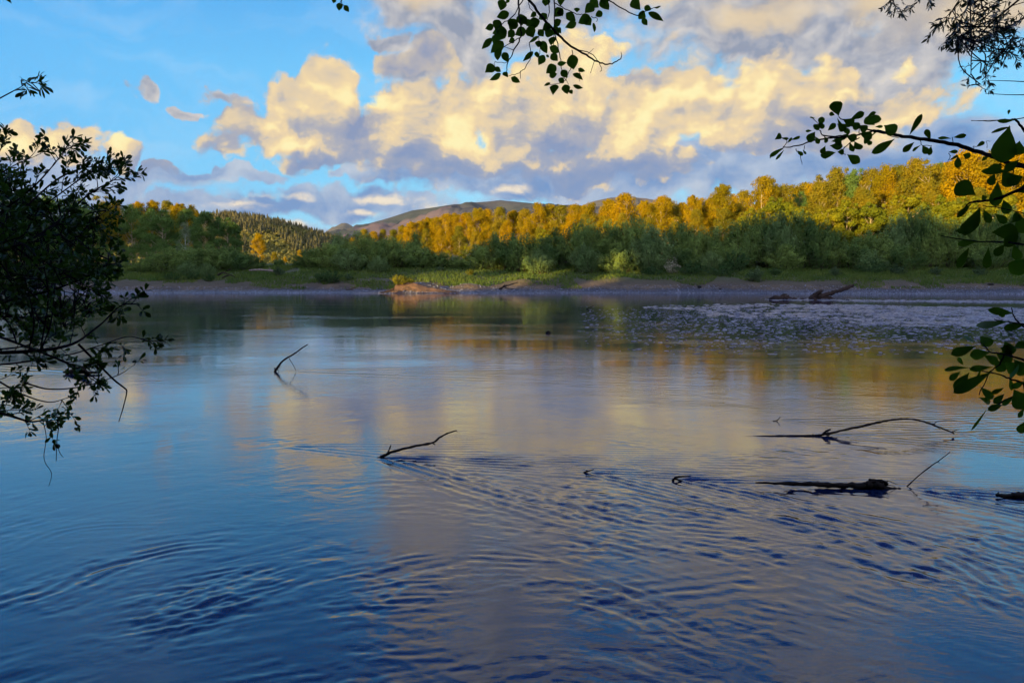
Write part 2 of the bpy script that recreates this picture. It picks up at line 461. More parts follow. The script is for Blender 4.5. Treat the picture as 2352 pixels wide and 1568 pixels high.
mud = N.mix(N.mr(nC, 0.35, 0.65), (0.135, 0.092, 0.062), (0.05, 0.036, 0.03))
mud = N.mix(N.mr(nB, 0.55, 0.7), mud, (0.07, 0.05, 0.048))
vor = N.n('ShaderNodeTexVoronoi'); N.put(vor.inputs['Vector'], pos); vor.inputs['Scale'].default_value = 2.2
peb = N.mix(N.mr(vor.outputs['Distance'], 0.1, 0.6), (0.085, 0.083, 0.12), (0.028, 0.027, 0.042))
hz = N.m('ADD', hz, N.mr(px, -70.0, -18.0, 0.55, 0.0))
c = N.mix(N.mr(hz, 0.35, 0.75), peb, mud)
c = N.mix(N.mr(hz, 1.05, 1.5), c, gr)
p = N.n('ShaderNodeBsdfPrincipled')
N.put(p.inputs['Base Color'], c)
N.put(p.inputs['Roughness'], N.mr(pz, 0.05, 0.7, 0.38, 0.95))
bp = N.n('ShaderNodeBump'); bp.inputs['Strength'].default_value = 0.8; bp.inputs['Distance'].default_value = 0.25
N.put(bp.inputs['Height'], N.m('ADD', nB, N.m('MULTIPLY', vor.outputs['Distance'], 0.5)))
N.t.links.new(bp.outputs[0], p.inputs['Normal']); N.t.links.new(p.outputs[0], out.inputs[0])
tag(mesh_obj('ground', np.stack([X, Y, Z], -1).reshape(-1, 3), grid_faces(*X.shape), 4, m_g), kind='structure')

# ------------------------------------------------------------------ gravel bar
def pw(t, a): return np.interp(t, [q[0] for q in a], [q[1] for q in a])
bx = np.arange(6, 62, 0.09); by = np.arange(33, 92, 0.26)
X, Y = np.meshgrid(bx, by)
U = 1176 + F * X / Y; V = 635 + F * CAM_H / Y          # bearing and dip angle of each point from the viewpoint's bank
top = pw(U, [(1380, 706), (1500, 699), (1700, 694), (1900, 697), (2100, 700), (2352, 705), (2500, 708)])
bot = pw(U, [(1380, 706), (1450, 716), (1520, 730), (1600, 740), (1800, 752), (2000, 762), (2352, 768), (2500, 770)])
m1 = sm((V - top), -1.5, 3.5) * (1 - sm(V - bot, -26, 6))
st = pw(U, [(1600, 686), (1750, 687), (1900, 689), (2352, 693)])
m2 = (1 - sm(np.abs(V - st), 1.5, 4.2)) * sm(U, 1640, 1800)
mask = np.maximum(m1, m2)
n1 = vn.fbm(X / 2.8, Y / 2.8, 3); n2 = vn2.fbm(X * 1.5, Y * 1.1, 4)
BARZ = -0.20 + 0.185 * mask + 0.02 * sm(U, 1700, 2300) + 0.07 * n1 * mask + 0.12 * n2 * mask + 0.07 * vn.fbm(X * 4.5 + 3, Y * 1.8, 2) * mask
m_b, N, out = new_mat('wet_gravel')
pos = N.n('ShaderNodeNewGeometry').outputs['Position']
vor = N.n('ShaderNodeTexVoronoi'); N.put(vor.inputs['Vector'], pos); vor.inputs['Scale'].default_value = 5.0
nb = N.noise(pos, 1.2, 4, 0.6, dims='3D')
c = N.mix(vor.outputs['Color'], (0.05, 0.052, 0.085), (0.27, 0.28, 0.42))  # blue sky reflection and glints put into the gravel colour
c = N.mix(N.mr(nb, 0.4, 0.7), c, (0.02, 0.02, 0.026))
p = N.n('ShaderNodeBsdfPrincipled'); N.put(p.inputs['Base Color'], c); p.inputs['Roughness'].default_value = 0.30
bp = N.n('ShaderNodeBump'); bp.inputs['Strength'].default_value = 1.0; bp.inputs['Distance'].default_value = 0.05
N.put(bp.inputs['Height'], vor.outputs['Distance']); N.t.links.new(bp.outputs[0], p.inputs['Normal'])
N.t.links.new(p.outputs[0], out.inputs[0])
tag(mesh_obj('gravel_bar', np.stack([X, Y, BARZ], -1).reshape(-1, 3), grid_faces(*X.shape), 4, m_b), kind='structure')

# loose stones on the bar and along the far beach: one mass nobody could count
def stone_field(name, P, size, mat, label, flat=0.55, wide=1.0):
    t = (1 + 5 ** 0.5) / 2
    ico = np.array([(-1, t, 0), (1, t, 0), (-1, -t, 0), (1, -t, 0), (0, -1, t), (0, 1, t), (0, -1, -t), (0, 1, -t), (t, 0, -1), (t, 0, 1), (-t, 0, -1), (-t, 0, 1)]) / 1.9
    fc = np.array([(0, 11, 5), (0, 5, 1), (0, 1, 7), (0, 7, 10), (0, 10, 11), (1, 5, 9), (5, 11, 4), (11, 10, 2), (10, 7, 6), (7, 1, 8), (3, 9, 4), (3, 4, 2), (3, 2, 6), (3, 6, 8), (3, 8, 9), (4, 9, 5), (2, 4, 11), (6, 2, 10), (8, 6, 7), (9, 8, 1)])
    n = len(P)
    s = size[:, None] * (0.7 + 0.6 * RNG.random((n, 3))); s[:, 2] *= flat
    a = RNG.random(n) * 6.28
    v = ico[None] * (1 + 0.25 * (RNG.random((n, 12, 1)) - 0.5)) * s[:, None, :]
    x = v[..., 0] * np.cos(a)[:, None] - v[..., 1] * np.sin(a)[:, None]
    y = v[..., 0] * np.sin(a)[:, None] + v[..., 1] * np.cos(a)[:, None]
    v = np.stack([x * wide, y, v[..., 2]], -1) + P[:, None, :]
    f = fc[None] + (np.arange(n) * 12)[:, None, None]
    o = mesh_obj(name, v.reshape(-1, 3), f.reshape(-1, 3), 3, mat)
    return tag(o, label, 'stones', kind='stuff')
m_s, N, out = new_mat('stone')
geo = N.n('ShaderNodeNewGeometry')
p = N.n('ShaderNodeBsdfPrincipled')
N.put(p.inputs['Base Color'], N.mix(geo.outputs['Random Per Island'], (0.03, 0.03, 0.05), (0.32, 0.33, 0.46)))  # bluish sheen of reflected sky put into the stone colour
p.inputs['Roughness'].default_value = 0.33
N.t.links.new(p.outputs[0], out.inputs[0])
idx = np.where((BARZ.ravel() > -0.05))[0]
pick = RNG.choice(idx, 24000)
P = np.stack([X.ravel()[pick] + RNG.normal(0, .1, len(pick)), Y.ravel()[pick] + RNG.normal(0, .15, len(pick)), BARZ.ravel()[pick] + 0.005], -1)
uq = RNG.uniform(1330, 2420, 9000); vq = 700 + RNG.exponential(26, 9000) + 30 * RNG.random(9000)  # pale flecks spread past the bar stand in for glints on wavelets
k_ = (vq < 815) & (RNG.random(9000) < sm(uq, 1300, 1800) * 0.8 + 0.25); uq, vq = uq[k_], vq[k_]
yq = F * CAM_H / (vq - 635); P2 = np.stack([(uq - 1176) / F * yq, yq, np.full(len(yq), 0.004)], -1)
P = np.concatenate([P, P2])
stone_field('gravel_stones_glints', P, 0.022 + 0.050 * RNG.random(len(P)) ** 2.5, m_s, 'wet grey stones on the right gravel bar, and pale flecks standing for water glints', 0.26, 1.9)
bxr = RNG.uniform(-85, 90, 16000); byr = shore_y(bxr) + RNG.random(16000) ** 1.8 * 9
P = np.stack([bxr, byr, ground_z(bxr, byr) + 0.02], -1)
stone_field('beach_stones', P, 0.035 + 0.09 * RNG.random(len(P)) ** 4, m_s, 'pale pebbles strewn along the far gravel beach above the waterline')

# undercut mound of dark earth at the far waterline
mxs = np.arange(-3.0, 9.5, 0.14); mys = np.arange(-2.4, 3.4, 0.12)
X, Y = np.meshgrid(mxs, mys)
lenp = np.interp(X, [-3, -2.1, -1.2, 0.2, 1.6, 3.5, 6, 8.5, 9.5], [-0.4, 0.1, 1.25, 1.62, 1.50, 0.95, 0.50, 0.12, -0.4])
front = sm(Y, -1.7 - 0.3 * vn(X / 1.1, X * 0), -0.55)
MZ = lenp * front * (1 - 0.75 * sm(Y, 0.2, 3.2)) + (1 - front) * -0.5 + 0.10 * vn.fbm(X * 1.6, Y * 1.6 + 40, 4)
m_e, N, out = new_mat('dark_earth')
pos = N.n('ShaderNodeNewGeometry').outputs['Position']
n_ = N.noise(N.v('MULTIPLY', pos, (1, 1, 2.5)), 1.6, 5, 0.65, dims='3D')
p = N.n('ShaderNodeBsdfPrincipled'); N.put(p.inputs['Base Color'], N.mix(N.mr(n_, 0.35, 0.65), (0.14, 0.075, 0.050), (0.030, 0.019, 0.018))); p.inputs['Roughness'].default_value = 0.9
bp = N.n('ShaderNodeBump'); bp.inputs['Strength'].default_value = 0.9; bp.inputs['Distance'].default_value = 0.15
N.put(bp.inputs['Height'], n_); N.t.links.new(bp.outputs[0], p.inputs['Normal']); N.t.links.new(p.outputs[0], out.inputs[0])
mo = mesh_obj('earth_mound', np.stack([X, Y, MZ], -1).reshape(-1, 3), grid_faces(*X.shape), 4, m_e, loc=(MOUND[0], MOUND[1] - 0.3, 0.0))
tag(mo, kind='structure')

# ------------------------------------------------------------------ river water
nr, nc = 1180, 780
ys = 2.05 * np.exp(np.linspace(0, math.log(150 / 2.05), nr))
tt = np.linspace(-1, 1, nc)
Y = np.repeat(ys[:, None], nc, 1)
X = tt[None, :] * (0.90 * Y + 3.0)
U = 1176 + F * X / Y; V = 635 + F * CAM_H / Y
def flow_angle(x, y):
    w = 1 - sm(y, 10, 22)
    a = -0.95 * np.tanh(0.42 * (x + 0.6)) * w
    a = a + 0.45 * vn2.fbm(x / 3.1, y / 3.1, 2) + 0.75 * vn.fbm(x / 0.9 + 7, y / 0.9, 3) * (0.35 + 0.65 * w)
    return a
def lic(x, y, cell, step, n, seed):
    g = VNoise(seed, 512)
    acc = np.zeros_like(x)
    for sgn in (1, -1):
        cx, cy = x.copy(), y.copy()
        for k in range(n):
            a = flow_angle(cx, cy)
            cx = cx + sgn * step * np.cos(a); cy = cy + sgn * step * np.sin(a)
            acc += g(cx / cell, cy / cell)
    acc -= acc.mean(); return acc / acc.std()
near = Y < 40
rows = np.where(ys < 40)[0]; r1 = rows[-1] + 1
Xn, Yn = X[:r1], Y[:r1]
big = lic(Xn, Yn, 0.42, 0.14, 3, 21)
mid = lic(Xn, Yn, 0.10, 0.055, 3, 22)
fin = lic(Xn, Yn, 0.052, 0.03, 3, 23)
Un, Vn = U[:r1], V[:r1]
def blobm(u0, v0, ru, rv): return np.exp(-(((Un - u0) / ru) ** 2 + ((Vn - v0) / rv) ** 2))
turb = 0.15 + 0.75 * blobm(1550, 1170, 420, 95) + 0.65 * blobm(1150, 1110, 230, 50) + 0.8 * blobm(2150, 1310, 330, 130) + 0.6 * blobm(1700, 1330, 600, 140) \
     + 1.0 * blobm(430, 1400, 330, 75) + 0.9 * blobm(100, 1370, 190, 70) + 0.45 * blobm(2000, 1050, 400, 40) + 0.5 * blobm(850, 1500, 1200, 150) \
     + 0.35 * blobm(1500, 1060, 300, 30) + 0.4 * blobm(640, 1020, 90, 25)
turb = np.clip(turb, 0, 1.25)
turb *= np.clip(0.62 + 1.5 * vn.fbm(Xn / 0.8, Yn / 0.6, 3), 0.15, 1.5)
Zw = np.zeros_like(X)
zz = turb * (0.0024 * big * (1 - 0.3 * sm(Yn, 12, 30)) + 0.0026 * mid * (1 - sm(Yn, 13, 26)) + 0.0027 * fin * (1 - sm(Yn, 7, 12)))
zz = zz + (0.35 + turb) * 0.0022 * vn2.fbm(Xn / 0.34, Yn / 0.22, 4, 0.55) * (1 - sm(Yn, 14, 26))
# wakes: V shaped trails behind whatever sticks out, smooth swells bending round the boil at the lower left
def wake(x0, y0, ang, length, spread, amp, lam):
    global zz
    c, s_ = math.cos(ang), math.sin(ang)
    a = (Xn - x0) * c + (Yn - y0) * s_; b = -(Xn - x0) * s_ + (Yn - y0) * c
    env = sm(a, -0.05, 0.15) * np.exp(-a / length) * np.exp(-((np.abs(b) - spread * a) / (0.10 + 0.16 * np.clip(a, 0, None))) ** 2)
    zz = zz + 1.5 * amp * env * np.sin((np.abs(b) - spread * a) / lam * 6.28)
for (u, v, ang, L, sp, am, lm) in [(640, 852, -0.05, 2.5, .22, .006, .5), (875, 1050, -0.5, 1.6, .35, .010, .16), (880, 1052, -0.15, 2.2, .12, .006, .14),
                                   (1350, 1085, -0.5, 1.2, .35, .009, .13), (1560, 1100, -0.45, 1.3, .4, .010, .14), (1780, 966, -0.1, 1.8, .2, .006, .22),
                                   (1890, 1000, -0.15, 2.2, .25, .006, .2), (2190, 996, -0.2, 1.6, .3, .005, .2), (2085, 1118, -0.5, 1.2, .3, .007, .12),
                                   (190, 856, 3.0, 2.5, .25, .008, .4), (2110, 1128, -0.6, 1.8, .3, .008, .14), (660, 1025, -0.2, 1.2, .2, .005, .16)]:
    q = onwater(u, v); wake(q[0], q[1], ang, L, sp, am, lm)
def swell(pts, lam, amp, nwave):
    """ridges that run along a curved line on the water"""
    global zz
    L = smooth_line([onwater(*q) for q in pts], 10)
    d = np.full(Xn.shape, 1e9); sd = np.zeros_like(d); tpar = np.zeros_like(d)
    for i in range(len(L) - 1):
        ax, ay = L[i][:2]; bx_, by_ = L[i + 1][:2]
        ex, ey = bx_ - ax, by_ - ay; l2 = ex * ex + ey * ey
        t = np.clip(((Xn - ax) * ex + (Yn - ay) * ey) / l2, 0, 1)
        qx, qy = Xn - ax - t * ex, Yn - ay - t * ey
        dd = np.hypot(qx, qy); m = dd < d
        d[m] = dd[m]; sd[m] = (ex * qy - ey * qx)[m] / math.sqrt(l2); tpar[m] = ((i + t) / (len(L) - 1))[m]
    env = np.exp(-(sd / (lam * nwave * 0.5)) ** 2) * sm(tpar, 0, .25) * (1 - sm(tpar, .6, 1)) * (d < lam * nwave * 2)
    sd2 = sd + lam * 0.7 * vn.fbm(Xn / 0.55, Yn / 0.55, 3)
    zz = zz + 0.45 * amp * env * np.clip(0.6 + 1.6 * vn2.fbm(Xn / 0.5 + 9, Yn / 0.5, 3), 0.05, 1.6) * np.cos(sd2 / lam * 6.28)
swell([(-60, 1400), (120, 1350), (260, 1290), (420, 1258), (620, 1250)], 0.16, 0.010, 3.5)
swell([(-40, 1300), (150, 1215), (400, 1200), (600, 1190)], 0.14, 0.0022, 3)
swell([(1100, 1090), (1250, 1120), (1400, 1190), (1640, 1215), (1900, 1210)], 0.15, 0.009, 5)
swell([(1300, 1110), (1500, 1150), (1750, 1190), (2000, 1250), (2200, 1330)], 0.17, 0.008, 5)
swell([(1950, 1180), (2150, 1260), (2300, 1350), (2450, 1470)], 0.16, 0.010, 5)
swell([(1350, 1400), (1600, 1340), (1900, 1330), (2200, 1400)], 0.20, 0.006, 4)
swell([(750, 1330), (950, 1290), (1150, 1280), (1350, 1310)], 0.15, 0.005, 3)
Zw[:r1] = zz * (1 - sm(Yn, 30, 39))
m_w, N, out = new_mat('water')
pos = N.n('ShaderNodeNewGeometry').outputs['Position']
px, py, pz = N.sep(pos)[0:3]
warp = N.v('MULTIPLY', N.v('SUBTRACT', N.noise(pos, 0.35, 3, 0.5, color=True, dims='3D'), (0.5, 0.5, 0.5)), (2.2, 2.2, 0))
pp = N.v('ADD', pos, warp)
r1_ = N.noise(N.v('MULTIPLY', pp, (1.0, 2.1, 1)), 2.6, 5, 0.62, dims='3D')
r2_ = N.noise(N.v('MULTIPLY', pp, (1.0, 2.0, 1)), 9.0, 3, 0.55, dims='3D')
gust = N.noise(N.v('MULTIPLY', pos, (0.35, 1.0, 1)), 0.19, 4, 0.6, dims='3D')
gm = N.mr(gust, 0.42, 0.62, 0.30, 1.3)
nearf = N.mr(py, 5.0, 24.0, 0.85, 1.0)
farf = N.mr(py, 28.0, 60.0, 1.0, 0.60)
amp = N.m('MULTIPLY', N.m('MULTIPLY', gm, nearf), farf)
hgt = N.m('MULTIPLY', N.m('ADD', N.m('MULTIPLY', r1_, 0.0038), N.m('MULTIPLY', r2_, 0.0019)), amp)
bp = N.n('ShaderNodeBump'); bp.inputs['Strength'].default_value = 1.0; bp.inputs['Distance'].default_value = 1.0
N.put(bp.inputs['Height'], hgt)
p = N.n('ShaderNodeBsdfPrincipled')
N.put(p.inputs['Base Color'], (0.003, 0.011, 0.050, 1))
N.put(p.inputs['Specular Tint'], (0.95, 0.97, 1.0, 1))
p.inputs['Roughness'].default_value = 0.05
p.inputs['IOR'].default_value = 1.9
N.t.links.new(bp.outputs[0], p.inputs['Normal']); N.t.links.new(p.outputs[0], out.inputs[0])
WATER = tag(mesh_obj('water', np.stack([X, Y, Zw], -1).reshape(-1, 3), grid_faces(nr, nc), 4, m_w), kind='structure')

# ------------------------------------------------------------------ wooded bluff behind the photographer (casts the evening shade)
T_EL = math.tan(SUN_EL); TA = math.tan(SUN_AZ)
BY = -80.0
bxs = np.arange(-700, 420, 6.0); bys = np.arange(-320, -35, 6.0)
X, Y = np.meshgrid(bxs, bys)
Z = 1 + 31 * np.exp(-((Y + 140) / 62) ** 2) + 2.0 * vn.fbm(X / 30, Y / 30, 4) + 0.9
Z = np.where(Y > -48, np.minimum(Z, 0.5), Z)
m_h, N, out = new_mat('bluff')
p = N.n('ShaderNodeBsdfPrincipled'); pos = N.n('ShaderNodeNewGeometry').outputs['Position']
N.put(p.inputs['Base Color'], N.mix(N.noise(pos, 0.2, 4, 0.6, dims='3D'), (0.03, 0.045, 0.02), (0.06, 0.07, 0.03))); p.inputs['Roughness'].default_value = 1
N.t.links.new(p.outputs[0], out.inputs[0])
tag(mesh_obj('hill', np.stack([X, Y, Z], -1).reshape(-1, 3), grid_faces(*X.shape), 4, m_h), kind='structure')
def crest(x): return np.interp(x, [-700, -420, -300, -270, -245, -215, -160, -80, 60, 300], [62, 62, 61, 58, 52, 49, 48.5, 47, 45, 40])
lights = []
for (u, v, y, r) in [(928, 628, 120, 2.0), (985, 648, 123, 2.6), (1040, 640, 128, 2.4), (1080, 650, 125, 2.6), (1085, 622, 143, 1.8), (1205, 642, 130, 2.6), (1235, 628, 138, 1.8),
                     (1280, 614, 146, 2.0), (1410, 632, 136, 2.8), (1450, 612, 146, 1.8), (1000, 622, 142, 1.6), (870, 652, 122, 1.6), (1740, 606, 150, 1.8), (985, 590, 150, 1.4)]:
    q = at(u, v, y)
    lights.append((q[0] - (y - BY) * TA, q[2] + (y - BY) / math.cos(SUN_AZ) * T_EL, r))
P = []; Sz = []
for x in np.arange(-640, 380, 3.1):
    for z in np.arange(22, 62, 3.1):
        for yy in (-3.0, 3.0):
            qx, qz = x + RNG.normal(0, 1), z + RNG.normal(0, 1)
            if qz > crest(qx) + 2.2 * vn(qx / 6.0, 2.2) - 1.2: continue
            py_ = BY + yy + RNG.normal(0, 1)
            ex = qx - (py_ - BY) * TA; ez = qz + (py_ - BY) / math.cos(SUN_AZ) * T_EL
            if any(math.hypot((ex - a) / 1.3, ez - b) < r * 0.8 + 1.9 for a, b, r in lights): continue
            P.append((qx, py_, qz)); Sz.append(3.1 + RNG.random() * 0.8)
for k in range(260):          # unseen crown clumps added to keep sky light off the near leaves
    P.append((RNG.uniform(-16, 16), RNG.uniform(-15, -3), RNG.uniform(2.5, 13))); Sz.append(1.4 + RNG.random())
for k in range(60):
    P.append((RNG.uniform(-12, 12), RNG.uniform(-3, 0.6), RNG.uniform(7.5, 12))); Sz.append(1.0 + RNG.random())
stone_field('forest', np.array(P), np.array(Sz), M_DARKTREE, 'unseen near bank forest behind the viewpoint, with crown clumps added for shade', flat=1.0)['category'] = 'forest'

# ------------------------------------------------------------------ distant hills
def ridge(name, D, pts, depth, mat, rough, seed, nx=260, ny=60, step_z=0.0):
    """hill whose skyline passes the given bearings; a real body with front and back slopes"""
    us = np.linspace(pts[0][0], pts[-1][0], nx)
    cx = (us - 1176) / F
    xs = cx * D
    hs = CAM_H + (635 - np.interp(us, [q[0] for q in pts], [q[1] for q in pts])) / F * D
    g = VNoise(seed)
    tt = np.linspace(-1, 1, ny)
    Xg = np.repeat(xs[None, :], ny, 0); Yg = D + tt[:, None] * depth + 0 * Xg
    pr = np.cos(tt * math.pi / 2)[:, None] ** 1.1
    nz = g.fbm(Xg / depth * 3.0, Yg / depth * 3.0, 6, 0.55)
    Zg = np.maximum(hs, 0)[None, :] * pr * (1 - rough * 1.6 * np.abs(nz) * (1 - np.exp(-(tt[:, None] / 0.12) ** 2))) - 3
    Xg = Xg * (1 + 0.0 * tt[:, None])
    return tag(mesh_obj(name, np.stack([Xg, Yg, Zg], -1).reshape(-1, 3), grid_faces(ny, nx), 4, mat), kind='structure'), (xs, hs, D, depth, tt, Zg)

def hill_mat(name, a, b, c_, s1, s2):
    m, N, out = new_mat(name)
    pos = N.n('ShaderNodeNewGeometry').outputs['Position']
    n1 = N.noise(pos, s1, 5, 0.6, dims='3D'); n2 = N.noise(pos, s2, 4, 0.65, dims='3D')
    c = N.mix(N.mr(n1, 0.45, 0.55), a, b)
    c = N.mix(N.mr(n2, 0.54, 0.60), c, c_)
    p = N.n('ShaderNodeBsdfDiffuse'); N.put(p.inputs['Color'], c)
    bp = N.n('ShaderNodeBump'); bp.inputs['Strength'].default_value = 0.7; bp.inputs['Distance'].default_value = 0.6 / s1 * 0.02
    N.put(bp.inputs['Height'], N.noise(pos, s1 * 9, 5, 0.7, dims='3D')); N.t.links.new(bp.outputs[0], p.inputs['Normal'])
    N.t.links.new(p.outputs[0], out.inputs[0])
    return m
M_MTN = hill_mat('mountain', (0.048, 0.058, 0.062), (0.066, 0.066, 0.078), (0.115, 0.088, 0.105), 0.0016, 0.0022)  # blue haze of distance mixed into the slope colours
M_MTN2 = hill_mat('mountain_far', (0.075, 0.075, 0.070), (0.10, 0.09, 0.08), (0.16, 0.12, 0.10), 0.001, 0.0015)
ridge('mountain', 3600.0, [(700, 640), (760, 560), (800, 530), (850, 514), (900, 500), (950, 484), (1000, 477), (1040, 471), (1100, 467), (1150, 463), (1180, 465), (1230, 470), (1300, 474), (1400, 476), (1520, 472), (1700, 480), (2000, 500)],
      1300.0, M_MTN, 0.45, 41, 420, 110)
ridge('mountain', 5600.0, [(1230, 560), (1300, 485), (1360, 464), (1400, 456), (1440, 455), (1480, 458), (1530, 470), (1600, 480), (1750, 520)], 1500.0, M_MTN2, 0.2, 42, 120, 40)
ridge('mountain', 7000.0, [(700, 640), (750, 545), (775, 522), (790, 513), (800, 513), (815, 522), (840, 533), (900, 560)], 1200.0, M_MTN2, 0.2, 43, 90, 30)
M_HILL = hill_mat('hill', (0.09, 0.10, 0.032), (0.15, 0.145, 0.04), (0.07, 0.075, 0.03), 0.02, 0.012)
_, H1 = ridge('hill', 760.0, [(60, 640), (200, 530), (330, 506), (450, 500), (500, 496), (560, 499), (620, 508), (680, 522), (740, 540), (800, 560), (860, 585), (930, 640)], 260.0, M_HILL, 0.18, 44)
# forest that covers the hill: one far-off mass of conifers and broadleaf crowns
xs, hs, D, dep, tt_, Zg = H1
def hill_z(x, y):
    ix = np.interp(x, xs, np.arange(len(xs))); iy = np.interp((y - D) / dep, tt_, np.arange(len(tt_)))
    i0 = np.clip(ix.astype(int), 0, len(xs) - 2); j0 = np.clip(iy.astype(int), 0, len(tt_) - 2)
    fx = ix - i0; fy = iy - j0
    return (Zg[j0, i0] * (1 - fx) + Zg[j0, i0 + 1] * fx) * (1 - fy) + (Zg[j0 + 1, i0] * (1 - fx) + Zg[j0 + 1, i0 + 1] * fx) * fy
def cone_forest(name, n, u0, u1, t0, t1, hmin, hmax, rad, mat, label, tiers=3, seed=5, cover=None):
    g = np.random.default_rng(seed)
    y = D + g.uniform(t0, t1, n) * dep
    x = (g.uniform(u0, u1, n) - 1176) / F * D
    if cover is not None:
        k = cover(x, y); x, y = x[k], y[k]; n = len(x)
    z = hill_z(x, y)
    h = g.uniform(hmin, hmax, n); r = rad * h * g.uniform(0.8, 1.25, n)
    V_ = []; Fc = []; sides = 6
    base = 0
    ang = np.arange(sides) / sides * 6.283
    per = tiers * (sides + 1)
    vv = np.zeros((n, tiers, sides + 1, 3))
    a0 = g.random(n) * 6.28
    for k in range(tiers):
        zb = 0.12 + 0.26 * k; zt = min(1.0, zb + 0.5) if k < tiers - 1 else 1.0
        rr = r * (1 - 0.27 * k)
        jit = g.uniform(0.7, 1.25, (n, sides))
        vv[:, k, :sides, 0] = x[:, None] + np.cos(ang + a0[:, None]) * rr[:, None] * jit
        vv[:, k, :sides, 1] = y[:, None] + np.sin(ang + a0[:, None]) * rr[:, None] * jit
        vv[:, k, :sides, 2] = z[:, None] + (h * zb)[:, None] + g.normal(0, .03, (n, sides)) * h[:, None]
        vv[:, k, sides] = np.stack([x, y, z + h * zt], -1)
    f = []
    for k in range(tiers):
        for j in range(sides):
            f.append((k * (sides + 1) + j, k * (sides + 1) + (j + 1) % sides, k * (sides + 1) + sides))
    f = np.array(f)[None] + (np.arange(n) * per)[:, None, None]
    return tag(mesh_obj(name, vv.reshape(-1, 3), f.reshape(-1, 3), 3, mat, smooth=False), label, 'forest', kind='stuff')
M_HCON = foliage_mat('hill_conifer', (0.095, 0.085, 0.040), (0.045, 0.05, 0.028), 0.03, 0.0)
M_HBRD = foliage_mat('hill_broadleaf', (0.17, 0.155, 0.045), (0.08, 0.09, 0.034), 0.02, 0.0)
cone_forest('conifer_forest', 7600, 330, 900, -0.95, 0.35, 4, 10, 0.16, M_HCON, 'dark conifers covering the upper slopes and crest of the distant hill', cover=lambda x, y: (vn(x / 40, y / 40) + 1.4 * ((y - D) / dep + 0.35)) > -0.25)
g_ = np.random.default_rng(6)
yb = D + g_.uniform(-1.0, 0.15, 6500) * dep; xb = (g_.uniform(320, 930, 6500) - 1176) / F * D
k_ = (vn(xb / 40, yb / 40) + 1.4 * ((yb - D) / dep + 0.35)) < 0.40; xb, yb = xb[k_], yb[k_]
sb = g_.uniform(1.6, 3.4, len(xb))
nb_ = 16; d_ = g_.normal(size=(len(xb), nb_, 3)); d_ /= np.linalg.norm(d_, axis=2)[..., None]; d_[..., 2] = np.abs(d_[..., 2]) * 1.1 - 0.15
CB = np.stack([xb, yb, hill_z(xb, yb) + sb * 0.5], -1)[:, None, :] + d_ * sb[:, None, None] * g_.uniform(.45, 1, (len(xb), nb_, 1))
NB = d_ + 0.5 * g_.normal(size=d_.shape); NB /= np.linalg.norm(NB, axis=2)[..., None]
BROAD = (CB.reshape(-1, 3), NB.reshape(-1, 3), np.repeat(sb, nb_) * g_.uniform(.35, .75, len(xb) * nb_))

# ------------------------------------------------------------------ tree and bush prototypes
def unit(n, g):
    d = g.normal(size=(n, 3)); return d / np.linalg.norm(d, axis=1)[:, None]
def cards(C, Nrm, size, g, aspect=0.62, up=0.0):
    """one small leaf-spray face per point: C centres, Nrm face normals"""
    n = len(C)
    r = unit(n, g)
    if up > 0: r = r * (1 - up) + np.array([0, 0, 1.0]) * up * 1.4
    t = r - (r * Nrm).sum(1)[:, None] * Nrm; t /= np.linalg.norm(t, axis=1)[:, None] + 1e-6
    b = np.cross(Nrm, t)
    L = size[:, None]; Wd = (size * aspect * g.uniform(0.7, 1.2, n))[:, None]
    k = g.uniform(-0.2, 0.2, n)[:, None]
    v = np.stack([C - t * L * .5, C + b * Wd * .5 + t * L * k, C + t * L * .5, C - b * Wd * .5 + t * L * k], 1)
    return v.reshape(-1, 3)
v_ = cards(*BROAD, g_, 0.8)
tag(mesh_obj('broadleaf_forest', v_, np.arange(len(v_)), 4, M_HBRD, smooth=False), 'yellow green broadleaf trees on the lower slopes of the distant hill', 'forest', kind='stuff')
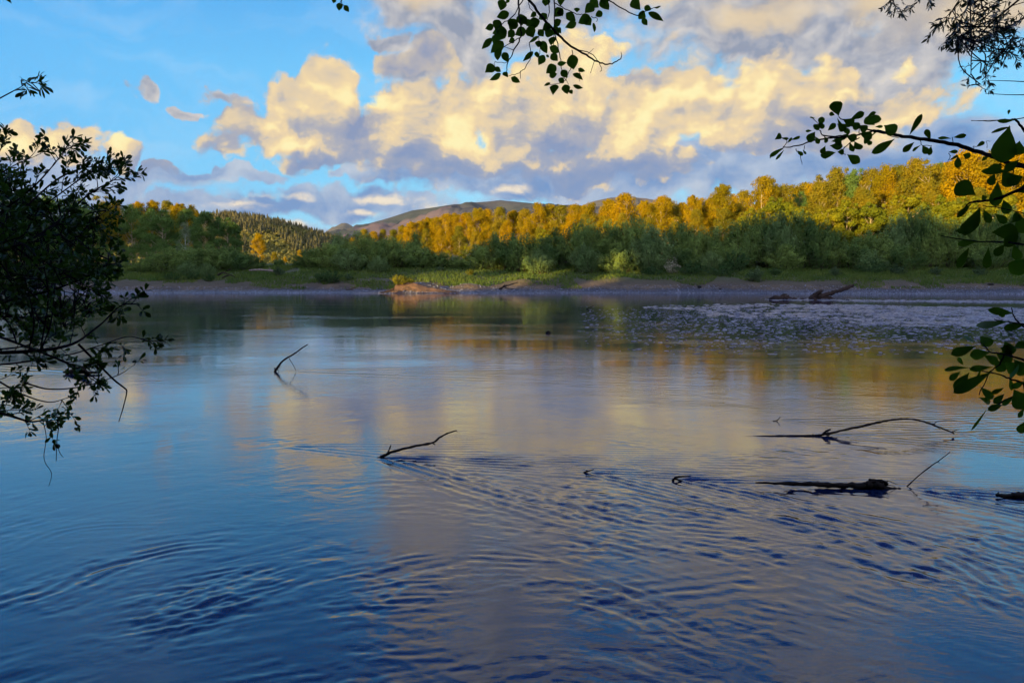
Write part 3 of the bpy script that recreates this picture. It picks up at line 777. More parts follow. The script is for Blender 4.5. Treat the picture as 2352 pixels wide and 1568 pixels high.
def proto_tree(name, seed, H, R, kind, leaf, fmat, ncl=46, per=330, lsize=0.38, tmat=None, crown0=0.22):
    g = np.random.default_rng(seed)
    CC = []; RR = []
    for i in range(ncl):
        f = (i + 0.5) / ncl
        zf = crown0 + (1 - crown0) * g.random() ** 0.85
        tz = (zf - crown0) / (1 - crown0)
        if kind == 'oval': rad = math.sin(math.pi * min(1, (tz * 0.90 + 0.10)) ** 0.8) ** 0.6
        elif kind == 'cone': rad = (1 - tz) ** 0.75 * (0.4 + 0.6 * min(1, tz * 6)) + 0.06
        elif kind == 'broad': rad = (math.sin(math.pi * min(1, tz * 0.78 + 0.22)) ** 0.55)
        else: rad = 1
        a = g.random() * 6.28
        rr = R * rad * (0.35 + 0.65 * g.random() ** 0.5) * g.uniform(0.75, 1.12)
        CC.append((math.cos(a) * rr, math.sin(a) * rr, zf * H * 0.965)); RR.append(H * g.uniform(0.055, 0.105))
    # irregular leading shoots
    for i in range(4):
        CC.append((g.normal(0, R * .22), g.normal(0, R * .22), H * g.uniform(0.93, 1.0))); RR.append(H * 0.035)
    CC = np.array(CC); RR = np.array(RR)
    cnt = (per * (RR / RR.mean()) ** 1.6).astype(int)
    idx = np.repeat(np.arange(len(CC)), cnt)
    d = unit(len(idx), g); rad = g.random(len(idx)) ** 0.45
    off = d * rad[:, None] * RR[idx][:, None] * np.array([1.15, 1.15, 0.85])
    C = CC[idx] + off
    nr_ = d + 0.75 * unit(len(idx), g) + np.array([0, 0, 0.25]); nr_ /= np.linalg.norm(nr_, axis=1)[:, None]
    v = cards(C, nr_, lsize * g.uniform(0.6, 1.3, len(idx)), g)
    root = empty(name)
    mesh_obj('crown', v, np.arange(len(v)), 4, fmat, root, smooth=False)
    lines = []
    lean = g.normal(0, H * .02, 2)
    zs = np.linspace(0, 0.93, 9)
    tp = np.stack([lean[0] * zs ** 2 + 0.15 * np.sin(zs * 5 + seed), lean[1] * zs ** 2 + 0.12 * np.cos(zs * 4), zs * H], -1)
    lines.append((tp, np.interp(zs, [0, .1, 1], [H * .013, H * .010, H * .002])))
    for i in range(0, len(CC), 1):
        c = CC[i]; z0 = max(0.12 * H, c[2] - math.hypot(c[0], c[1]) * g.uniform(0.7, 1.3))
        z0 = min(z0, 0.9 * H)
        s = np.array([np.interp(z0, tp[:, 2], tp[:, 0]), np.interp(z0, tp[:, 2], tp[:, 1]), z0])
        mid_ = (s + c) / 2 + np.array([0, 0, -0.05 * H * g.random()])
        lines.append((smooth_line([s, mid_, c], 3), np.linspace(H * .0042, H * .001, 7)))
    v, q = tubes(lines, 5)
    mesh_obj('trunk', v, q, 4, tmat or M_TRUNK, root)
    return root
def proto_bush(name, seed, H, R, fmat, nst=60, per=150, lsize=0.40, up=0.35):
    """many stemmed willow: sprays that rise and arch outward from the base"""
    g = np.random.default_rng(seed)
    lines = []; C = []; Nn = []
    for i in range(nst):
        a = g.random() * 6.28; out_ = g.random() ** 0.6
        hh = H * (1 - 0.55 * out_ ** 2.2) * g.uniform(0.72, 1.05)
        tip = np.array([math.cos(a) * R * out_, math.sin(a) * R * out_, hh])
        base = np.array([math.cos(a) * R * .35 * out_, math.sin(a) * R * .35 * out_, 0])
        mid_ = base * .4 + tip * .6 * np.array([1, 1, 0]) * .75 + np.array([0, 0, hh * .55])
        L = smooth_line([base, mid_, tip], 5)
        lines.append((L, np.linspace(H * .006, H * .001, len(L))))
        tpar = g.random(per) ** 0.55
        k = tpar * (len(L) - 1); i0 = np.clip(k.astype(int), 0, len(L) - 2); fr = (k - i0)[:, None]
        pnt = L[i0] * (1 - fr) + L[i0 + 1] * fr
        spread = H * (0.055 + 0.085 * (1 - tpar))[:, None]
        d = unit(per, g)
        C.append(pnt + d * spread * np.array([1, 1, 1.0]))
        o_ = np.array([math.cos(a), math.sin(a), 0.35])
        Nn.append(d * .6 + o_ * .6 + 0.6 * unit(per, g))
    C = np.concatenate(C); Nn = np.concatenate(Nn); Nn /= np.linalg.norm(Nn, axis=1)[:, None]
    keep = C[:, 2] > 0.02 * H
    C = C[keep]; Nn = Nn[keep]
    v = cards(C, Nn, lsize * g.uniform(0.5, 1.35, len(C)), g, 0.42, up)
    root = empty(name)
    mesh_obj('foliage', v, np.arange(len(v)), 4, fmat, root, smooth=False)
    v, q = tubes(lines, 4)
    mesh_obj('stem', v, q, 4, M_STEM, root)
    return root

PROTO = {}
def use(kind, x, y, z, sc, rz, label, cat, group, sx=1.0, nm=None):
    """place a plant: the first use moves the prototype itself, later ones copy it and its parts"""
    p = PROTO[kind]
    if not p.get('used'):
        r = p['root']; p['used'] = True
    else:
        r = p['root'].copy(); COL.objects.link(r)
        for ch in p['kids']:
            c_ = ch.copy(); COL.objects.link(c_); c_.parent = r
    r.location = (x, y, z); r.rotation_euler = (0, 0, rz); r.scale = (sc * sx, sc * sx, sc)
    tag(r, label, cat, group)
    return r
def reg(k, root, H):
    PROTO[k] = dict(root=root, kids=list(root.children), H=H)
reg('g1', proto_tree('cottonwood_tree', 101, 20, 4.6, 'oval', 0, M_GOLD), 20)
reg('g2', proto_tree('cottonwood_tree', 102, 20, 3.4, 'oval', 0, M_GOLD, ncl=40, crown0=0.30), 20)
reg('g3', proto_tree('cottonwood_tree', 103, 20, 5.4, 'broad', 0, M_GOLD, ncl=54), 20)
reg('g4', proto_tree('cottonwood_tree', 104, 20, 4.4, 'cone', 0, M_GOLD2, ncl=46, crown0=0.16), 20)
reg('g5', proto_tree('cottonwood_tree', 105, 20, 5.0, 'broad', 0, M_GOLD2, ncl=50, crown0=0.18), 20)
reg('g6', proto_tree('cottonwood_tree', 106, 20, 3.8, 'oval', 0, M_GOLD2, ncl=44, crown0=0.26), 20)
reg('l1', proto_tree('alder_tree', 111, 12, 4.2, 'broad', 0, M_LIME, ncl=44, crown0=0.08, lsize=0.40), 12)
reg('l2', proto_tree('alder_tree', 112, 12, 3.4, 'oval', 0, M_LIME, ncl=38, crown0=0.10, lsize=0.40), 12)
reg('d1', proto_tree('broadleaf_tree', 121, 20, 5.4, 'oval', 0, M_DARKTREE, ncl=54, crown0=0.08), 20)
reg('d2', proto_tree('broadleaf_tree', 122, 20, 6.0, 'broad', 0, M_DARKTREE, ncl=56, crown0=0.06), 20)
reg('d3', proto_tree('broadleaf_tree', 123, 20, 4.2, 'cone', 0, M_DARKTREE, ncl=44, crown0=0.06), 20)
reg('s1', proto_tree('birch_tree', 131, 12, 2.6, 'cone', 0, foliage_mat('leaf_birch', (0.22, 0.26, 0.16), (0.12, 0.16, 0.08), 0.4, 0.25), ncl=34, per=60, crown0=0.15, lsize=0.32, tmat=bark_mat('bark_white', (0.62, 0.60, 0.55), (0.40, 0.38, 0.34))), 12)
reg('b1', proto_bush('willow_bush', 141, 8, 5.2, M_WILLOW), 8)
reg('b2', proto_bush('willow_bush', 142, 8, 6.4, M_WILLOW, nst=76), 8)
reg('b3', proto_bush('willow_bush', 143, 8, 4.4, M_WILLOW, nst=54), 8)
reg('b4', proto_bush('willow_bush', 144, 8, 5.6, foliage_mat('leaf_willow_grey', (0.16, 0.23, 0.085), (0.075, 0.13, 0.05), 0.25, 0.2), nst=64), 8)
reg('w1', proto_bush('shrub', 151, 2.0, 1.9, M_LOWSHRUB, nst=36, per=42, lsize=0.24), 2)
reg('w2', proto_bush('shrub', 152, 2.0, 2.6, M_LOWSHRUB, nst=40, per=44, lsize=0.24), 2)
reg('w3', proto_bush('shrub', 153, 2.0, 1.5, foliage_mat('leaf_sage', (0.085, 0.125, 0.06), (0.045, 0.075, 0.04), 0.6, 0.2), nst=36, per=42, lsize=0.22), 2)
reg('y1', proto_bush('shrub', 154, 2.2, 1.7, foliage_mat('leaf_yellow_shrub', (0.24, 0.20, 0.02), (0.12, 0.14, 0.02), 0.6, 0.3), nst=44, per=46, lsize=0.22, up=0.7), 2.2)
reg('p1', proto_bush('shrub', 155, 2.0, 1.2, foliage_mat('leaf_pale', (0.42, 0.38, 0.30), (0.25, 0.24, 0.18), 0.8, 0.2), nst=24, per=22, lsize=0.20, up=0.7), 2)

# placement lists: (kind, u of crown, v of top, distance, width factor)
PL = []   # filled with (kind, u, vtop, D, sx, row)
gR = np.random.default_rng(77)
def row(name, prof, D0, D1, kinds, du, jit=6, sxr=(0.85, 1.15)):
    us = [q[0] for q in prof]; vs = [q[1] for q in prof]
    u = us[0]
    while u < us[-1]:
        D_ = np.interp(u, [us[0], us[-1]], [D0, D1]) + gR.uniform(-6, 6)
        PL.append([kinds[gR.integers(len(kinds))], u, float(np.interp(u, us, vs)) + gR.uniform(-2, jit), float(D_), gR.uniform(*sxr), name])
        u += du * gR.uniform(0.75, 1.3)
row('back', [(835, 528), (900, 524), (955, 508), (1000, 496), (1050, 488), (1100, 480), (1140, 474), (1190, 482), (1240, 466), (1300, 470), (1370, 466)], 262, 214, ['g1', 'g2', 'g3', 'g6', 'g2'], 24)
row('back', [(1400, 462), (1500, 462), (1620, 452), (1700, 440), (1820, 424), (1900, 405), (2020, 396), (2120, 384), (2220, 362), (2400, 350)], 222, 208, ['g5', 'g1', 'g6', 'g2'], 34, 10)
row('mid', [(860, 548), (960, 530), (1050, 516), (1140, 505), (1250, 498), (1400, 490)], 235, 196, ['g2', 'g6', 'g1', 'g4'], 36, 14)
for q in [('g3', 1435, 443, 205, 1.0), ('g1', 1400, 458, 212, .9), ('g1', 1482, 462, 205, .9), ('g3', 1522, 450, 200, .95), ('g6', 1550, 476, 205, .8), ('g1', 1590, 450, 200, .8), ('g2', 1625, 458, 204, .8),
          ('g1', 1662, 424, 186, 1.0), ('g6', 1698, 470, 190, .9), ('g3', 1755, 405, 190, 1.05), ('g5', 1800, 425, 192, .9), ('d1', 1838, 440, 200, .7), ('g2', 1862, 426, 205, .8),
          ('g4', 1888, 402, 180, 1.15), ('g5', 1925, 386, 205, .9), ('d3', 1958, 392, 204, .9), ('g4', 1985, 415, 186, .9), ('g5', 2000, 388, 206, .85), ('g2', 2035, 382, 200, 1.0), ('g6', 2062, 385, 203, .9),
          ('g5', 2105, 366, 192, 1.0), ('g4', 2128, 398, 180, 1.0), ('d1', 2160, 374, 210, .9), ('g6', 2185, 380, 202, .9), ('g3', 2225, 345, 188, 1.1), ('g5', 2275, 350, 195, 1.0), ('g1', 2330, 345, 185, 1.1), ('g6', 2380, 352, 188, 1.1)]:
    PL.append([q[0], q[1], q[2], float(q[3]), q[4], 'back'])
row('mid', [(1430, 492), (1600, 480), (1750, 470), (2000, 450), (2340, 430)], 178, 168, ['g5', 'g6', 'g4', 'g1'], 50, 16)
for q in [('l1', 1785, 455, 168, 1.0), ('l2', 1835, 478, 166, 1.1), ('l1', 1900, 480, 165, 1.1), ('l2', 1945, 462, 166, 1.0), ('l1', 2000, 468, 165, 1.0), ('l2', 2050, 462, 166, 1.0), ('l1', 2090, 450, 168, 1.1), ('l2', 2160, 452, 166, 1.0),
          ('l1', 2205, 455, 165, 1.2), ('l1', 2280, 440, 165, 1.2), ('l1', 1330, 515, 190, 1.0), ('l2', 1250, 528, 195, 1.0), ('l1', 1030, 575, 220, 0.8), ('l2', 1072, 560, 215, .9), ('l2', 1725, 480, 168, 1.0)]:
    PL.append([q[0], q[1], q[2], float(q[3]), q[4], 'young'])
# left side trees
for q in [('g4', 235, 450, 205, 1.1), ('d1', 180, 455, 200, 1.1), ('d2', 110, 450, 200, 1.1), ('d1', 40, 445, 195, 1.1), ('d2', -30, 440, 195, 1.1), ('g2', 268, 462, 215, .9), ('d2', 300, 470, 205, .9), ('g1', 318, 464, 222, .8), ('d1', 345, 478, 200, 1.0),
          ('g1', 352, 461, 225, .8), ('g6', 384, 464, 225, .8), ('d1', 372, 482, 190, 1.1), ('g1', 410, 468, 222, .9), ('d2', 430, 480, 205, .9), ('g2', 440, 473, 225, .8), ('d2', 470, 486, 198, 1.0), ('d1', 500, 498, 200, .9), ('d1', 522, 500, 182, .85), ('d3', 540, 512, 180, 1.0)]:
    PL.append([q[0], q[1], q[2], float(q[3]), q[4], 'left'])
for q in [('d2', 270, 545, 172, .7), ('d1', 210, 530, 172, .8), ('d2', 335, 560, 168, .7), ('d1', 375, 548, 170, .65), ('d2', 300, 572, 165, .7), ('d2', 455, 555, 172, .7), ('d1', 485, 570, 170, .6), ('d2', 240, 560, 166, .7), ('d2', 410, 560, 172, .7), ('d1', 130, 530, 170, .9)]:
    PL.append([q[0], q[1], q[2], float(q[3]), q[4], 'left low'])
PL.append(['s1', 424, 512, 164.0, 1.0, 'birch'])
for q in [('g1', 594, 536, 420, .9), ('g1', 630, 578, 400, 1.0), ('g3', 688, 574, 400, .9), ('g1', 655, 590, 410, .9), ('g3', 790, 552, 300, .9), ('g1', 810, 545, 290, .9), ('g3', 740, 572, 340, .9), ('g1', 600, 590, 400, .9), ('g2', 765, 565, 310, 1.0), ('g6', 852, 540, 268, 1.0)]:
    PL.append([q[0], q[1], q[2], float(q[3]), q[4], 'gap'])
# dark willow bushes along the grass
for (u, v, D_, sx, k) in [(285, 600, 150, 1.1, 'b1'), (330, 595, 150, 1.0, 'b3'), (395, 568, 150, 1.1, 'b2'), (450, 565, 152, 1.1, 'b1'), (505, 563, 152, 1.1, 'b2'), (550, 575, 150, 1.0, 'b1'), (590, 588, 154, .9, 'b3'), (640, 594, 165, 1.0, 'b2'), (690, 590, 158, 1.0, 'b1'),
                       (720, 568, 152, 1.0, 'b2'), (760, 556, 150, .9, 'b1'), (785, 535, 155, .8, 'b4'), (830, 530, 155, 1.0, 'b1'), (870, 548, 150, 1.0, 'b3'), (905, 545, 152, 1.0, 'b2'), (800, 572, 146, .9, 'b4'), (955, 532, 160, .7, 'b3'), (965, 565, 150, 1.0, 'b1'), (1010, 578, 152, 1.0, 'b2'), (1050, 588, 150, .9, 'b3'),
                       (1105, 560, 148, 1.0, 'b1'), (1150, 535, 150, .9, 'b2'), (1200, 532, 146, 1.0, 'b1'), (1250, 540, 150, 1.0, 'b3'), (1290, 522, 152, .9, 'b1'), (1345, 505, 150, .9, 'b2'), (1400, 505, 152, .9, 'b1'), (1455, 498, 150, 1.0, 'b2'), (1500, 520, 144, 1.0, 'b4'),
                       (1560, 505, 152, .9, 'b1'), (1600, 520, 150, .9, 'b2'), (1645, 520, 150, .9, 'b3'), (1700, 500, 150, .9, 'b1'), (1745, 490, 152, .9, 'b2'), (1790, 485, 150, .8, 'b4'), (1840, 478, 152, .8, 'b1'), (1880, 505, 150, .8, 'b2'), (1915, 530, 150, .9, 'b3'), (1960, 540, 150, 1.0, 'b1'),
                       (2010, 530, 152, .9, 'b2'), (2060, 492, 154, .8, 'b4'), (2110, 475, 154, .8, 'b2'), (2150, 490, 152, .8, 'b1'), (2200, 505, 150, .9, 'b3'), (2240, 490, 152, .9, 'b2'), (2290, 480, 150, .8, 'b1'), (2345, 475, 150, .8, 'b2'), (2400, 470, 150, .8, 'b1'), (1800, 560, 146, 1, 'b3'), (1680, 565, 146, 1, 'b2'), (1420, 570, 144, 1, 'b1'), (1580, 570, 146, .9, 'b3'), (2080, 560, 146, 1, 'b1'), (2270, 560, 146, 1, 'b2'), (430, 598, 142, .8, 'b4'), (475, 603, 141, .7, 'b4'), (1235, 572, 143, .8, 'b4'), (1345, 560, 143, .7, 'b4'), (1500, 572, 143, .8, 'b4'), (870, 588, 143, .7, 'b4'), (1635, 575, 143, .7, 'b4'), (2000, 575, 143, .7, 'b4')]:
    PL.append([k, u, v, float(D_), sx, 'bush'])
# low shrubs in the grass in front
LOW = [('w2', 395, 625, 134, 1.0, 'low green shrub on the grassy bank left of the pale driftwood log'), ('w1', 445, 620, 136, 1.3, 'low green shrub just left of the dark eroded bank'), ('w1', 480, 628, 134, 1.0, 'low green shrub at the lip of the dark eroded bank'),
       ('w1', 760, 615, 132, .9, 'bright leafy shrub alone on the grass left of the lit mound'), ('w3', 800, 628, 134, 1.2, 'low dull shrub right of the bright leafy shrub'), ('w1', 738, 622, 133, .9, 'small shrub touching the bright leafy shrub on its left'), ('w3', 1010, 610, 144, 1.0, 'grey green shrub above the sunlit sand patch'),
       ('w2', 1590, 598, 138, 1.1, 'grey green shrub beside the whitish flowering shrub'), ('w2', 1690, 575, 141, .75, 'tall pointed green shrub in front of the dark willows above the grass'), ('w3', 1738, 612, 128, 1.0, 'dark rounded shrub nearest the beach above the big driftwood'), ('w2', 1660, 605, 135, 1.2, 'broad low shrub in the grass right of the whitish shrub'),
       ('w1', 1780, 612, 136, 1.1, 'low shrub right of the dark rounded beach shrub'), ('w3', 1920, 612, 134, 1.1, 'low shrub on the grass above the leaning driftwood trunk'), ('w2', 2005, 596, 138, 1.1, 'round shrub in the open grass right of the driftwood trunk'), ('w3', 2060, 606, 134, 1.2, 'low wide shrub among grass near the right hand leaves'), ('w3', 2150, 612, 134, 1.2, 'low shrub beside the hanging broad leaves on the right'), ('w3', 2250, 612, 134, 1.2, 'low shrub on the bank at the far right behind the broad leaves'),
       ('p1', 1545, 592, 140, 1.0, 'whitish pale flowering shrub in the far grass'), ('y1', 915, 630, 120.0, 1.5, 'sunlit yellow shrub growing on the earth mound at the waterline'), ('y1', 940, 637, 120.4, 1.3, 'smaller sunlit yellow shrub on the right shoulder of the mound'), ('w1', 897, 652, 119.8, .8, 'dark green shrub on the shaded left side of the mound'),
       ('y1', 1080, 617, 140, 1.0, 'golden shrub glowing in a patch of sun above the beach'), ('w1', 1420, 615, 138, 1.2, 'yellow green shrub in the patch of sun right of the centre'), ('w2', 1500, 610, 138, 1.1, 'low shrub between the sun patch and the whitish shrub'), ('w1', 1290, 605, 146, 1.0, 'small shrub catching sun under the dark willows'), ('w3', 640, 612, 140, 1.0, 'low shrub behind the right end of the pale driftwood log')]

rowname = {'back': ('cottonwoods of the tall far treeline', 'tree'), 'mid': ('cottonwoods of the tall far treeline', 'tree'), 'young': ('young yellow green trees behind the willows', 'tree'),
           'left': ('trees at the left end of the far bank', 'tree'), 'left low': ('lower dark trees on the left bank', 'tree'), 'birch': (None, 'tree'), 'gap': ('small sunlit trees in the gap before the hill', 'tree'), 'bush': ('dark willow bushes along the far bank', 'bush')}
ORD = ['first', 'second', 'third', 'fourth', 'fifth', 'sixth', 'seventh', 'eighth', 'ninth', 'tenth', 'eleventh', 'twelfth', 'thirteenth', 'fourteenth', 'fifteenth', 'sixteenth', 'seventeenth', 'eighteenth', 'nineteenth', 'twentieth', 'twenty-first', 'twenty-second', 'twenty-third', 'twenty-fourth', 'twenty-fifth', 'twenty-sixth', 'twenty-seventh', 'twenty-eighth', 'twenty-ninth', 'thirtieth']
LAND = [(-80, 'behind the left shrub'), (330, 'beside the left shrub'), (560, 'before the hill'), (720, 'above the leafy shrub'), (880, 'above the lit mound'), (1080, 'under the mountain peak'), (1350, 'past the mountain peak'), (1560, 'above the whitish shrub'), (1780, 'above the driftwood stump'), (2010, 'under the right branch'), (2200, 'behind the broad leaves')]
desc = {'g1': 'golden oval cottonwood', 'g2': 'slim golden cottonwood', 'g3': 'wide golden cottonwood', 'g4': 'pointed olive gold cottonwood', 'g5': 'broad olive cottonwood', 'g6': 'narrow olive cottonwood', 'l1': 'round lime green tree', 'l2': 'slender lime green tree',
        'd1': 'dark green oval tree', 'd2': 'dark green broad tree', 'd3': 'dark green pointed tree', 's1': 'pale slender birch with white trunk', 'b1': 'dark willow bush', 'b2': 'broad dark willow bush', 'b3': 'small willow bush', 'b4': 'greyer green willow bush'}
rowword = {'back': 'on the skyline', 'mid': 'in the inner row', 'young': 'behind the willows', 'left': 'in the left wood', 'left low': 'before the left wood', 'birch': 'standing alone', 'gap': 'far back', 'bush': 'along the grass'}
groups_ = {}
for q in PL:
    zone = max(i for i, (u0, _) in enumerate(LAND) if q[1] >= u0)
    groups_.setdefault((q[0], q[5], zone), []).append(q)
for (k, rw, zone), L in groups_.items():
    L.sort(key=lambda q: q[1])
    for i, q in enumerate(L):
        s = desc[k] + ' ' + rowword[rw] + ' ' + LAND[zone][1]
        if len(L) == 2: s = ('left ' if i == 0 else 'right ') + desc[k] + ' of two ' + rowword[rw] + ' ' + LAND[zone][1]
        elif len(L) > 2: s = ('leftmost ' if i == 0 else 'rightmost ' if i == len(L) - 1 else ORD[i] + ' ') + desc[k] + ' from left ' * (0 < i < len(L) - 1) + (' ' if not (0 < i < len(L) - 1) else '') + rowword[rw] + ' ' + LAND[zone][1]
        q.append(' '.join(s.split()))
for q in PL:
    k, u, vt, D_, sx, rw, lab = q
    x, y, zt = at(u, vt, D_)
    zb = float(ground_z(x, y)) - 0.15
    sc = (zt - zb) / PROTO[k]['H']
    gname, cat = rowname[rw]
    f = sx if rw != 'bush' else sx / max(sc, 0.6) * 0.95
    if rw == 'left low': f = sx * 1.5
    use(k, x, y, zb, sc, gR.random() * 6.28, lab, cat, gname, f * ((0.88 if u > 1390 else 0.94) if rw in ('back', 'mid') else 1.0))
for (k, u, vt, D_, sx, lab) in LOW:
    x, y, zt = at(u, vt, D_)
    zb = float(ground_z(x, y)) - 0.05
    zb = {915: 1.30, 940: 1.40, 897: 0.55}.get(u, zb)
    sc = max(0.35, (zt - zb) / PROTO[k]['H'])
    use(k, x, y, zb, sc, gR.random() * 6.28, lab, 'shrub', 'low shrubs on the far bank', sx)

# grass on the far bank
def grass_field(n, name, label, x0, x1, t0, t1, hmin, hmax, mat, seed, cond=None):
    g = np.random.default_rng(seed)
    x = g.uniform(x0, x1, n); t = g.uniform(t0, t1, n); y = shore_y(x) + t
    k = vn2.fbm(x / 5, y / 5, 3) + 0.9 * sm(t, 6, 18) > 0.38
    x, y = x[k], y[k]; n = len(x)
    z = ground_z(x, y)
    h = g.uniform(hmin, hmax, n) * (0.8 + 0.6 * np.clip(vn(x / 4, y / 4), 0, 1)); w = 0.05 + 0.07 * g.random(n); a = g.random(n) * 3.14
    lx = g.normal(0, .25, n) * h; ly = g.normal(0, .25, n) * h
    b = np.stack([x, y, z - 0.03], -1); s = np.stack([np.cos(a) * w, np.sin(a) * w, 0 * w], -1)
    tip = b + np.stack([lx, ly, h], -1)
    v = np.stack([b - s, b + s, tip], 1).reshape(-1, 3)
    return tag(mesh_obj(name, v, np.arange(len(v)), 3, mat, smooth=False), label, 'grass', kind='stuff')
grass_field(110000, 'grass', 'long green grass covering the far bank between the beach and the willows', -100, 105, 7, 42, 0.22, 0.62, M_GRASS, 31)

# ------------------------------------------------------------------ near branches and leaves
def leaf_mesh_arrays(B, T, Wd, Nn, serr=0.0, bend=0.18, shape='ovate', g=None):
    """B base, T tip, Wd full widths, Nn rough normals (all per leaf); a folded blade with curved outline"""
    B = np.asarray(B, float); T = np.asarray(T, float); Nn = np.asarray(Nn, float); Wd = np.asarray(Wd, float)
    n = len(B)
    ax = T - B; Ln = np.linalg.norm(ax, axis=1)[:, None] + 1e-9; t = ax / Ln
    side = np.cross(t, Nn); side /= np.linalg.norm(side, axis=1)[:, None] + 1e-9
    nn = np.cross(side, t)
    if shape == 'ovate': prof = [(0.0, 0.0), (0.10, 0.50), (0.26, 0.90), (0.44, 1.0), (0.62, 0.84), (0.80, 0.50), (0.92, 0.20), (1.0, 0.0)]
    elif shape == 'obovate': prof = [(0.0, 0.0), (0.14, 0.20), (0.32, 0.55), (0.52, 0.88), (0.68, 1.0), (0.83, 0.84), (0.94, 0.46), (1.0, 0.0)]
    else: prof = [(0.0, 0.0), (0.2, 0.62), (0.42, 1.0), (0.68, 0.72), (0.88, 0.28), (1.0, 0.0)]
    k = len(prof)
    rows_ = []
    g = g or RNG
    cup = g.uniform(0.05, 0.30, n)[:, None]; bd = g.uniform(-bend, bend, n)[:, None]
    wob = 1 + serr * g.uniform(-1, 1, (n, k))
    for i, (f, w) in enumerate(prof):
        mid_ = B + t * Ln * f + nn * Ln * bd * (4 * f * (1 - f))
        if 0 < i < k - 1:
            hw = (Wd[:, None] * 0.5 * w) * wob[:, i:i + 1]
            rows_.append(np.stack([mid_ - side * hw + nn * hw * cup, mid_, mid_ + side * hw + nn * hw * cup], 1))
        else:
            rows_.append(mid_[:, None, :])
    V = np.concatenate(rows_, 1)
    f = []
    f += [(0, 1, 2), (0, 2, 3)]
    for i in range(k - 3):
        a = 1 + 3 * i; b = a + 3
        f += [(a, b, b + 1), (a, b + 1, a + 1), (a + 1, b + 1, b + 2), (a + 1, b + 2, a + 2)]
    a = 1 + 3 * (k - 3); e = a + 3
    f += [(a, e, a + 1), (a + 1, e, a + 2)]
    f = np.array(f)
    m = V.shape[1]
    Fc = f[None] + (np.arange(n) * m)[:, None, None]
    return V.reshape(-1, 3), Fc.reshape(-1, 3)

def pix_len(D): return D / F           # metres per picture pixel at distance D

# --- alder spray hanging in from the top centre (and its small companion on the left)
def z2(x, y): return (800 + x / 2.6133) * 0.9408, (y / 2.6133) * 0.9408
def z3(x, y): return (1600 + x / 2.6133) * 0.9408, (y / 2.6133) * 0.9408
def z8(x, y): return (2200 + x / 1.7422) * 0.9408, (200 + y / 1.7422) * 0.9408
def spray(name, label, cat, group, D, cv, leaves, stems, lmat, bmat, kpx, shape, serr, seed, dvar=0.12, face=0.55, sr=1.0):
    g = np.random.default_rng(seed)
    root = empty(name, at(*cv(*stems[0][0][0]), D))
    B = []; T = []; Wd = []; Nn = []
    ph = g.random(3) * 6
    def dep(u, v):   # the spray is not flat: its depth rolls through space
        return D * (1 + dvar * (math.sin(u / 90.0 + ph[0]) * 0.6 + math.sin(v / 70.0 + ph[1]) * 0.5))
    for (x0, y0, x1, y1, w) in leaves:
        u0, v0 = cv(x0, y0); u1, v1 = cv(x1, y1)
        d0 = dep(u0, v0); L = math.hypot(u1 - u0, v1 - v0) * pix_len(d0)
        wpx = w * kpx
        b = np.array(at(u0, v0, d0)); e = np.array(at(u1, v1, d0 + g.uniform(-0.5, 0.5) * L))
        B.append(b); T.append(e); Wd.append(wpx * pix_len(d0) * 1.12)
        view = -(b + e) / 2 + np.array([0, 0, CAM_H]); view /= np.linalg.norm(view)
        nrm = view + g.normal(0, 0.28, 3); Nn.append(nrm)
    o = root.location
    V, Fc = leaf_mesh_arrays(B, T, Wd, Nn, serr, 0.12, shape, g)
    mesh_obj('foliage', V - np.array(o), Fc, 3, lmat, root)
    lines = []
    for pts, r0, r1 in stems:
        P = []
        for (x, y) in pts:
            u, v = cv(x, y); P.append(at(u, v, dep(u, v)))
        L = smooth_line(P, 5)
        L = L + g.normal(0, 0.0012, L.shape) * D / 3
        lines.append((L - np.array(o), np.linspace(r0, r1, len(L)) * pix_len(D) * sr))
    V, Q = tubes(lines, 6)
    mesh_obj('twig', V, Q, 4, bmat, root)
    return tag(root, label, cat, group)

